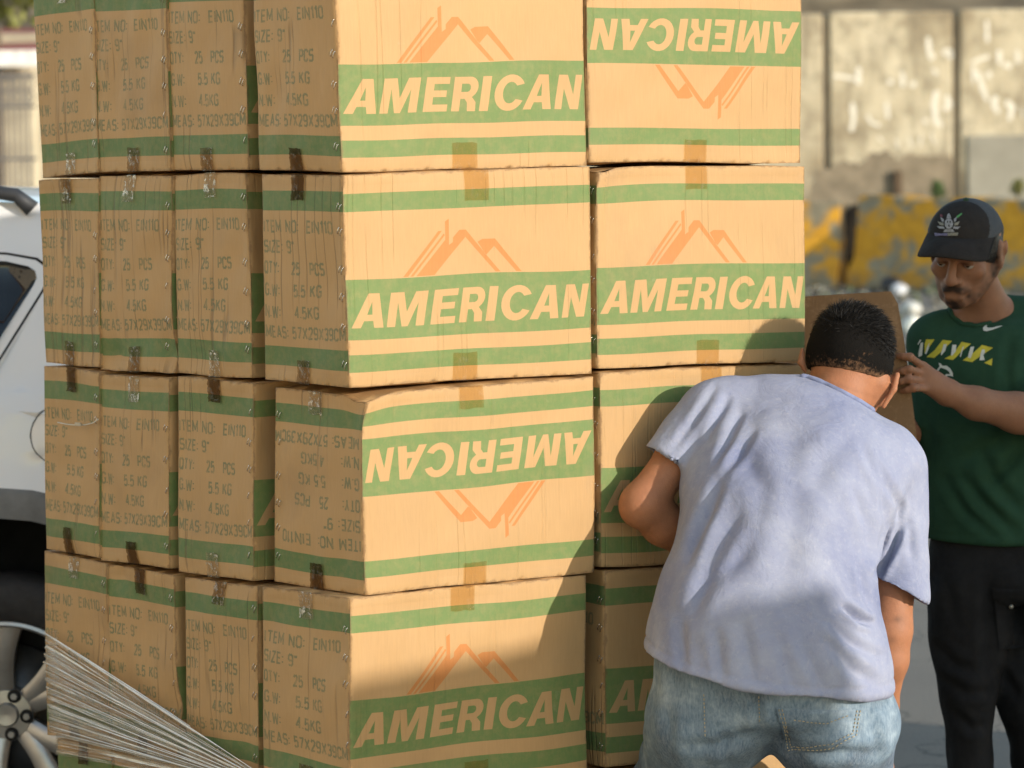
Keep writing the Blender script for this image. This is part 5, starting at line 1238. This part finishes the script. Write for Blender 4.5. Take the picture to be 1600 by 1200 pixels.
# ---------------- the man in the green shirt
def green_man():
    Y = 6.6; root = thing('person', Vector((1.12, 6.6, 0)), 'moustached man in a black cap and dark green t-shirt holding a cardboard sheet', 'person')
    B = SDF()
    B.chain(rowz([(1583, 880, Y, 125, .10, .08), (1578, 760, Y, 118, .10, .08), (1570, 640, Y, 122, .10, .08), (1563, 560, Y, 118, .09, .07)]), 4, .03)
    hc = at(1509, 394, 6.50); yw, pt = R(27), R(16)
    f0 = Vector((-math.sin(yw), -math.cos(yw), 0)); f = f0 * math.cos(pt) - ZUP * math.sin(pt); s = Vector((math.cos(yw), -math.sin(yw), 0)); u = ZUP * math.cos(pt) + f0 * math.sin(pt)
    tilt = R(-5); s, u = s * math.cos(tilt) + u * math.sin(tilt), u * math.cos(tilt) - s * math.sin(tilt)
    Rm = Matrix((s, f, u)).transposed(); L = lambda a, b, c: hc + s * a + f * b + u * c
    nb = at(1550, 500, 6.61)
    B.ball(L(0, -.018, .022), (.073, .092, .090), .02, Rm)
    B.ball(L(0, .030, -.036), (.056, .056, .064), .025, Rm)
    for e in (-1, 1):
        B.cone(L(.054 * e, -.004, -.040), L(.027 * e, .052, -.086), .021, .018, .022); B.ball(L(.038 * e, .060, -.022), (.024, .018, .018), .018, Rm)
        B.ball(L(.031 * e, .093, -.000), (.017, .012, .010), .010, Rm, sub=True)
        B.cone(L(.052 * e, .066, .016), L(.016 * e, .088, .015), .009, .010, .010)
        B.ball(L(.013 * e, .098, -.038), (.0085, .011, .008), .006, Rm)
        B.ball(L(.077 * e, -.012, -.004), (.0085, .021, .033), .008, Rm); B.ball(L(.088 * e, -.010, -.002), (.006, .011, .018), .006, Rm, sub=True)
        B.ball(L(.085 * e, -.024, .012), (.005, .008, .018), .004, Rm)
        B.ball(L(.0065 * e, .108, -.047), .0035, .002, sub=True)
    B.cone(L(0, .088, .012), L(0, .113, -.030), .0085, .0115, .010); B.ball(L(0, .111, -.036), (.0125, .012, .010), .006, Rm)
    B.ball(L(0, .078, -.060), (.032, .020, .020), .012, Rm)
    B.cone(L(-.020, .091, -.0655), L(.020, .091, -.0655), .0052, .0052, .004); B.cone(L(-.016, .090, -.0775), L(.016, .090, -.0775), .0065, .0065, .004)
    B.cone(L(-.024, .0985, -.0715), L(.024, .0985, -.0715), .0022, .0022, .002, sub=True)
    B.ball(L(0, .072, -.093), (.026, .020, .019), .015, Rm)
    for e in (-1, 1): B.ball(L(.031 * e, .0775, .0025), (.0132, .0126, .0122), .003, Rm)
    B.cone(L(0, -.035, -.055), nb, .049, .053, .025); B.cone(at(1500, 508, 6.60), at(1600, 500, 6.62), .040, .042, .04)
    # his left arm reaches across to the sheet
    shl = at(1655, 530, 6.60); ell = at(1650, 657, 6.40); wr = at(1480, 613, 6.31)
    B.limb([shl, ell], [.046, .044], .02); B.limb([ell, at(1590, 645, 6.37), at(1525, 630, 6.33), wr], [.044, .043, .034, .0255], .02)
    fg = []
    for k, (a, b, c) in enumerate((((1441, 572), (1422, 558), (1404, 556)), ((1441, 584), (1421, 577), (1402, 582)), ((1443, 596), (1420, 592), (1400, 599)), ((1448, 607), (1428, 606), (1410, 611)))):
        fg.append([at(*a, 6.285), at(*b, 6.242), at((b[0] * .45 + c[0] * .55), (b[1] * .45 + c[1] * .55), 6.246), at(*c, 6.262)])
    hand(B, wr, fg, [at(1460, 590, 6.31), at(1440, 582, 6.325), at(1420, 580, 6.320)], .0118, .0245, .0088)
    # his right arm goes behind the sheet
    shr = at(1458, 535, 6.625); elr = at(1455, 665, 6.62); wrr = at(1340, 700, 6.50)
    B.limb([shr, elr, wrr], [.042, .038, .027], .02)
    hand(B, wrr, [[wrr + Vector((-.07, -.02, .03 - .02 * i)), wrr + Vector((-.10, -.035, .03 - .02 * i)), wrr + Vector((-.125, -.045, .03 - .02 * i))] for i in range(4)], [wrr + Vector((-.03, -.01, .04)), wrr + Vector((-.05, -.02, .065)), wrr + Vector((-.07, -.025, .08))])
    aL, aR = Vector((1.045, 6.62, .09)), Vector((1.235, 6.68, .09))
    B.limb([at(1520, 890, Y), at(1514, 1090, Y), aL], [.08, .045, .035], .03); B.limb([at(1640, 890, Y + .03), at(1625, 1110, Y + .03), aR], [.08, .05, .035], .03)
    V, F = B.mesh(.0034, smooth=1)
    o = obj('body', V, F, M_skinB, root)
    X = V - np.array(hc); a, b, c = X @ np.array(s), X @ np.array(f), X @ np.array(u); nz = field(77, 30, 30, 90)(V)
    def g(x, w_): return np.exp(-(x / w_) ** 2)
    front = b > .03
    must = np.clip(1.6 * g(a, .030) * g(c + .0560 + .25 * np.abs(a), .0095) * front, 0, 1)
    goat = np.clip(1.15 * g(a, .027) * g(c + .098, .017) * front, 0, 1); side_ = np.clip(g(np.abs(a) - .028, .008) * g(c + .075, .02) * front, 0, 1)
    jaw = .55 * np.clip(1 / (1 + np.exp((c + .052 + .30 * (b - .05)) / .011)), 0, 1) * (b > -.02) * (1 / (1 + np.exp(-(c + .108 + .5 * (.06 - b)) / .006))) / (1 + np.exp(-(b - .012) / .010))
    sb = .8 * g(np.abs(a) - .072, .014) * g(b - .012, .016) * (c > -.05) * (c < .05)
    brow = .9 * g(c - .0185, .0045) * g(np.abs(a) - .032, .018) * (b > .04)
    lip = g(a, .02) * g(c + .0715, .008) * front
    lash = .8 * g(c - .001, .003) * g(np.abs(a) - .031, .013) * (b > .05)
    t = np.clip(np.maximum.reduce([must, goat * .95, side_ * .8, jaw, sb, brow, lash]) * (1 + .25 * nz) * (1 - .75 * lip), 0, 1)
    t[(c < -.135) | (np.abs(a) > .12)] = 0; t[(np.linalg.norm(X, axis=1) > .17)] = 0
    set_attr(o, 'tint', t)
    eye = simple('eye white', (.45, .42, .38, 1), .25, .5); 
    for e in (-1, 1):
        mb = MB(); M_ = Matrix.Translation(L(.031 * e, .0765, -.002)) @ Rm.to_4x4() @ Matrix.Rotation(R(-90), 4, 'X'); mb.lathe([(0, .0118), (.003, .0114), (.0055, .0104)], M_, 16, 1); mb.lathe([(.0055, .0104), (.009, .0075), (.0117, .001), (.0105, -.005), (0, -.0118)], M_, 16, 0)
        ob = obj('eye', mb.v, mb.f, [eye, simple('dark iris', (.015, .009, .006, 1), .15, .6)], root, True, mb.m)
    # hair at the temples and nape
    H = SDF(); H.ball(L(0, -.020, .018), (.077, .096, .092), .01, Rm); hf = field(9, 14, 8, 30)
    V, F = H.mesh(.004, clip=[(tuple(L(0, .045, 0)), tuple(f * .85 - u * .5)), (tuple(L(0, 0, -.035)), tuple(-u + f * .3))], extra=lambda q, d: d + .0025 * hf(q))
    obj('hair', V, F, simple('black wavy hair', (.012, .010, .009, 1), .5, .4, bump=.8, nscale=150, bdist=.004), root)
    # cap
    C = SDF(); C.ball(L(0, -.010, .034), (.080, .102, .084), .01, Rm); C.ball(L(0, .016, .052), (.070, .072, .058), .03, Rm)
    V, F = C.mesh(.0042, clip=[(tuple(L(0, 0, .050)), tuple(-u - f * .10))], smooth=2)
    X = V - np.array(hc); a, b, c = X @ np.array(s), X @ np.array(f), X @ np.array(u); N = normals(V, F)
    V = V - N * (.0012 * g(a, .0015) * (b < .9) + .0012 * g(b - .054 + .78 * (c - .055), .0018))[:, None] + N * (.0012 * g(c - .056, .004))[:, None]
    cm1 = cloth('black cap cotton', (.024, .021, .019), (.036, .032, .029), 20, .2, 700, .25, 25); cm2 = cloth('grey cap mesh', (.06, .065, .07), (.085, .09, .095), 20, .2, 900, .3)
    FC = V[F].mean(1) - np.array(hc); bb, c2 = FC @ np.array(f), FC @ np.array(u); mid = (bb < .054 - .78 * (c2 - .055)).astype(int)
    cap = obj('cap', V, F, [cm1, cm2], root, True, mid); bc = bvh_of(V, F)
    # visor
    vs = []; nu, nv = 24, 8
    for j in range(nv + 1):
        for i in range(nu + 1):
            th = (i / nu - .5) * R(150); r = j / nv; x = math.sin(th); y = math.cos(th)
            p = (x * .079, y * .094 - .008, .060); q_ = (x * .084, .055 + (max(0, y) ** .75) * .108, .040 - .022 * x * x)
            vs.append((p[0] * (1 - r) + q_[0] * r, p[1] * (1 - r) + q_[1] * r, p[2] * (1 - r) + q_[2] * r + .010 * math.sin(r * math.pi) * (1 - x * x)))
    top = [L(*v) for v in vs]; bot = [L(v[0], v[1], v[2] - .0035) for v in vs]; n = nu + 1; k = len(top)
    fs = [(j * n + i, j * n + i + 1, (j + 1) * n + i + 1, (j + 1) * n + i) for j in range(nv) for i in range(nu)]
    fs2 = [tuple(x + k for x in q[::-1]) for q in fs]; rim = [(nv * n + i, nv * n + i + 1, k + nv * n + i + 1, k + nv * n + i) for i in range(nu)] + [(j * n, (j + 1) * n, k + (j + 1) * n, k + j * n) for j in range(nv)] + [(j * n + nu, (j + 1) * n + nu, k + (j + 1) * n + nu, k + j * n + nu) for j in range(nv)]
    obj('visor', top + bot, fs + fs2 + rim, cm1, cap, True)
    mb = MB(); mb.lathe([(.007, 0), (.006, .004), (0, .006)], Matrix.Translation(L(0, -.004, .1205)) @ Rm.to_4x4(), 12); mb.build('cap_button', simple('dark green button', (.02, .05, .025, 1)), cap, True)
    # embroidered emblem
    sil = simple('silver embroidery', (.30, .30, .30, 1), .6, .3, nscale=300, var=.5); lil = simple('lilac embroidery', (.17, .16, .27, 1), .6, .3, nscale=300, var=.4); grn = simple('green embroidery', (.10, .30, .10, 1), .6, .3); rd = simple('red embroidery', (.20, .05, .06, 1), .6, .3)
    P = lambda x, y: (1378 + x / 5.4545, 300 + y / 5.4545)
    pl = lambda *q: [P(*z) for z in q]
    disc = [(572 + 36 * math.cos(i * .5236), 272 + 44 * math.sin(i * .5236)) for i in range(12)]
    decal('emblem', [pl(*disc), pl((556, 250), (566, 246), (566, 262), (558, 268)), pl((578, 246), (590, 250), (588, 268), (578, 262)), pl((564, 284), (584, 284), (578, 296), (568, 296))], bc, sil, cap, .0013, 1.5)
    for k_, pp in enumerate(([(530, 235), (500, 215), (512, 250), (528, 262)], [(528, 268), (478, 252), (496, 282), (528, 288)], [(530, 296), (470, 292), (495, 314), (538, 314)], [(614, 235), (640, 212), (636, 246), (616, 262)], [(616, 268), (664, 250), (650, 282), (618, 290)], [(610, 296), (670, 296), (646, 318), (606, 314)], [(552, 228), (560, 196), (572, 184), (584, 196), (592, 228)], [(540, 318), (606, 318), (622, 342), (524, 342)])):
        decal('emblem_wing', [pl(*pp)], bc, sil if k_ not in (1, 4) else simple('cream embroidery', (.26, .25, .20, 1), .7, .2, nscale=300, var=.4), cap, .0013, 1.5)
    decal('emblem_border', [pl((450, 348), (560, 350), (560, 374), (455, 376))], bc, lil, cap, .0011, 2.0); decal('emblem_border', [pl((562, 350), (652, 346), (646, 372), (562, 374))], bc, simple('cream embroidery', (.26, .25, .20, 1), .7, .2, nscale=300, var=.4), cap, .0011, 2.0)
    decal('emblem_leaf', [pl((635, 210), (680, 180), (684, 190), (645, 225))], bc, grn, cap, .0011, 2.0); decal('emblem_bud', [pl((500, 190), (520, 200), (515, 220), (498, 210))], bc, rd, cap, .0011, 2.0)
    # shirt
    T = SDF(); T.chain(rowz([(1583, 880, Y, 138, .125, .06), (1582, 800, Y, 138, .125, .08), (1579, 720, Y, 138, .125, .08), (1573, 640, Y, 141, .125, .08), (1568, 575, Y, 142, .115, .07), (1562, 535, 6.61, 122, .10, .06)]), 5, .03)
    T.ball(at(1456, 530, 6.61), .055, .05); T.ball(at(1660, 522, 6.60), .060, .05); T.cone(at(1478, 508, 6.61), at(1545, 496, 6.63), .040, .045, .035); T.cone(at(1560, 492, 6.63), at(1640, 502, 6.61), .048, .052, .035)
    a1, b1 = at(1459, 535, 6.61), at(1461, 660, 6.60); a2, b2 = at(1656, 530, 6.59), at(1634, 626, 6.46)
    f1 = hollow_sleeve(a1, b1, .058, .055, Vector((0, 0, -1))); f2 = hollow_sleeve(a2, b2, .062, .066, Vector((.1, -.2, -1)))
    hz = at(1580, 851, Y - .12).z; nk = SDF().cone(L(0, .0, -.07), at(1540, 470, 6.56), .052, .055, .01)
    def ex(q, d):
        d = smin(d, smin(f1(q), f2(q), .01), .02); d = np.maximum(d, hz - q[:, 2]); return np.maximum(d, -nk.ev(q))
    V, F = T.mesh(.005, extra=ex, smooth=3, bounds=[b1, b2])
    ff = [([(1600, 700), (1560, 745), (1530, 760)], 8, .008), ([(1500, 740), (1540, 790), (1590, 835)], 9, .009), ([(1530, 700), (1560, 760), (1598, 800)], 9, .007), ([(1475, 740), (1510, 800), (1560, 840)], 8, .006), ([(1590, 640), (1560, 690), (1500, 720)], 9, .006), ([(1580, 520), (1572, 580), (1578, 640)], 8, .006), ([(1440, 640), (1460, 700)], 8, .004)]
    V = fold(V, F, ff, 1, 41, .0008)
    hemd = V[:, 2] - hz; N = normals(V, F); V = V - N * (np.exp(-((hemd - .020) / .002) ** 2) * .0012)[:, None]
    gm = cloth('dark green jersey', (.020, .053, .030), (.030, .076, .043), 7, .12, 800, .3, 9)
    so_ = obj('shirt', V, F, gm, root); bs = bvh_of(V, F)
    # neckband
    mb = MB(); pts = surf_line([(1482, 480), (1489, 496), (1504, 507), (1525, 510), (1546, 506), (1562, 492), (1570, 472)], bs, 3, .001)
    if len(pts) > 3: mb.tube(pts, .0055, 8); mb.build('neckband', gm, so_, True)
    wht = simple('white print', (.62, .62, .55, 1), .7, .2, nscale=60, var=.12); yel = simple('yellow print', (.55, .47, .05, 1), .7, .2, nscale=60, var=.15)
    Z = lambda x, y: (1380 + x / 3.5272, 520 + y / 3.5272)
    q = lambda *p: [Z(*z) for z in p]
    Q = lambda *p: [(1425 + x / 9.143, 490 + y / 9.143) for x, y in p]
    for zz in (Q((205, 370), (325, 372), (235, 500), (205, 575), (185, 570), (185, 430)), Q((440, 378), (575, 395), (430, 540), (320, 635), (210, 620), (330, 520)), Q((710, 405), (845, 435), (715, 540), (590, 665), (465, 645), (590, 580), (660, 480)), Q((1000, 450), (1160, 490), (1010, 590), (860, 695), (725, 670), (880, 560)), Q((1150, 640), (1140, 745), (1030, 705))):
        decal('chest_print', [zz], bs, yel, so_, .0012, 3)
    for zz in (Q((120, 375), (140, 380), (95, 445), (85, 440)), Q((130, 420), (165, 410), (150, 600), (100, 620), (100, 560)), Q((255, 410), (245, 500), (210, 580), (190, 575), (220, 480)), Q((455, 440), (500, 440), (480, 530), (425, 600), (415, 580), (440, 500)), Q((580, 450), (635, 450), (630, 540), (575, 610), (560, 590), (568, 520)), Q((725, 480), (745, 470), (700, 620), (685, 620)), Q((840, 480), (890, 475), (870, 560), (840, 640), (800, 630), (815, 560)), Q((1000, 520), (1040, 515), (1040, 560), (1020, 600), (1040, 665), (965, 670), (980, 580))):
        decal('chest_print', [zz], bs, wht, so_, .0018, 2)
    SW = lambda x, y: (1380 + x / 5.4545, 300 + y / 5.4545)
    decal('chest_logo', [[SW(*z) for z in ((850, 1162), (872, 1136), (898, 1132), (880, 1146), (890, 1160), (930, 1160), (970, 1148), (1020, 1142), (990, 1156), (930, 1178), (880, 1190), (855, 1184))]], bs, wht, so_, .0014, 2.5)
    decal('dolphin_print', [Q((345, 845), (370, 790), (400, 755), (385, 705), (410, 712), (438, 745), (500, 745), (555, 790), (585, 850), (588, 905), (560, 892), (520, 888), (470, 908), (452, 893), (500, 862), (545, 868), (535, 835), (495, 800), (440, 780), (410, 775), (385, 815))], bs, wht, so_, .0014, 2)
    # trousers
    J = SDF(); J.chain(rowz([(1583, 840, Y, 128, .115, .06), (1583, 900, Y, 134, .12, .07)]), 3, .03)
    J.chain([(tuple(at(x, y, Y)), (hw * Y / FPX, ry, .06)) for x, y, hw, ry in ((1522, 920, 74, .10), (1516, 1000, 62, .09), (1512, 1060, 45, .085), (1513, 1100, 38, .08), (1515, 1200, 33, .07), (1517, 1300, 32, .065), (1518, 1385, 34, .065))], 5, .02)
    J.chain([(tuple(at(x, y, Y + .03)), (hw * Y / FPX, ry, .06)) for x, y, hw, ry in ((1640, 920, 78, .10), (1628, 1000, 72, .09), (1616, 1080, 58, .085), (1620, 1130, 48, .08), (1630, 1200, 42, .07), (1636, 1300, 36, .065), (1640, 1385, 36, .065))], 5, .02)
    V, F = J.mesh(.006, clip=[((0, 0, .05), (0, 0, -1))], smooth=2)
    tf = [([(1450, 1000), (1490, 1040), (1530, 1050)], 8, .007), ([(1470, 1060), (1510, 1085), (1548, 1080)], 8, .007), ([(1545, 900), (1545, 1060)], 10, .008), ([(1480, 900), (1490, 980)], 9, .005), ([(1480, 1110), (1520, 1140), (1545, 1135)], 7, .006), ([(1560, 1040), (1590, 1090)], 8, .006)]
    V = fold(V, F, tf, 1, 51, .0018); tm = cloth('black cargo cotton', (.012, .012, .013), (.022, .022, .023), 9, .2, 700, .4, 14)
    jo = obj('trousers', V, F, tm, root); bt = bvh_of(V, F)
    decal('cargo_pocket', [[(1554, 925), (1602, 926), (1604, 1010), (1560, 1015)]], bt, tm, jo, .004, 5); fl = decal('pocket_flap', [[(1551, 915), (1604, 918), (1606, 938), (1575, 948), (1553, 932)]], bt, tm, jo, .009, 4)
    mb = MB(); P_b = surf_line([(1575, 943), (1577, 944)], bt, 1, .012); mb.lathe([(.006, 0), (.005, .003), (0, .0035)], Matrix.Translation(P_b[0]) @ Matrix.Rotation(R(90), 4, 'X'), 12); mb.build('pocket_button', simple('dull metal button', (.3, .28, .24, 1), .4, .5, metal=.8), fl, True)
    shoes(root, [(aL, 0), (aR, 0)], (.05, .05, .05, 1))
green_man()

# the sheet of cardboard he holds
def sheet():
    pts = [(1180, 468), (1392, 455), (1403, 475), (1411, 520), (1421, 590), (1430, 660), (1437, 720), (1440, 900), (1185, 915)]
    vs = []; n = 26
    lo, hi = (1180, 455), (1440, 915); T_ = np.array(pts, float); g = [(lo[0] + (hi[0] - lo[0]) * i / 24, lo[1] + (hi[1] - lo[1]) * j / 40) for i in range(25) for j in range(41)]
    g = [p for p, k in zip(g, inside(np.array(g), [pts])) if k]; k = len(g); vs = g + [tuple(map(float, p)) for p in pts]
    V, _, F, *_ = delaunay_2d_cdt([Vector(v) for v in vs], [(k + i, k + (i + 1) % len(pts)) for i in range(len(pts))], [], 0, 1e-4)
    C = np.array([(V[f[0]] + V[f[1]] + V[f[2]]) / 3 for f in F])[:, :2]; F = [f for f, q in zip(F, inside(C, [pts])) if q]
    fl = field(61, 8, .6, 2.2)
    A = []
    for v in V:
        Y = 6.272 + .0004 * (1410 - v.x) + .0002 * (v.y - 590) * .8; p = at(v.x, v.y, Y); p.y += .006 * fl(np.array([p]))[0] * min(1, abs(v.y - 590) / 100 + (1410 - v.x) / 150 * (v.x < 1410)); A.append(p)
    n = len(A); Bk = [p + Vector((.0006, .005, 0)) for p in A]
    E = {}
    for f in F:
        for i in range(3): E[(f[i], f[(i + 1) % 3])] = 1
    rim = [(a, b, b + n, a + n) for (a, b) in E if (b, a) not in E]
    m = cardboard('plain brown board', (.36, .235, .135), k=.5)
    o = obj('cardboard_sheet', A + Bk, [tuple(f) for f in F] + [tuple(x + n for x in f[::-1]) for f in F] + rim, m, None, False, uv=np.array([[p.x, p.z] for p in A + Bk]))
    tag(o, 'plain brown cardboard sheet held upright by the man in the cap', 'cardboard sheet')
sheet()
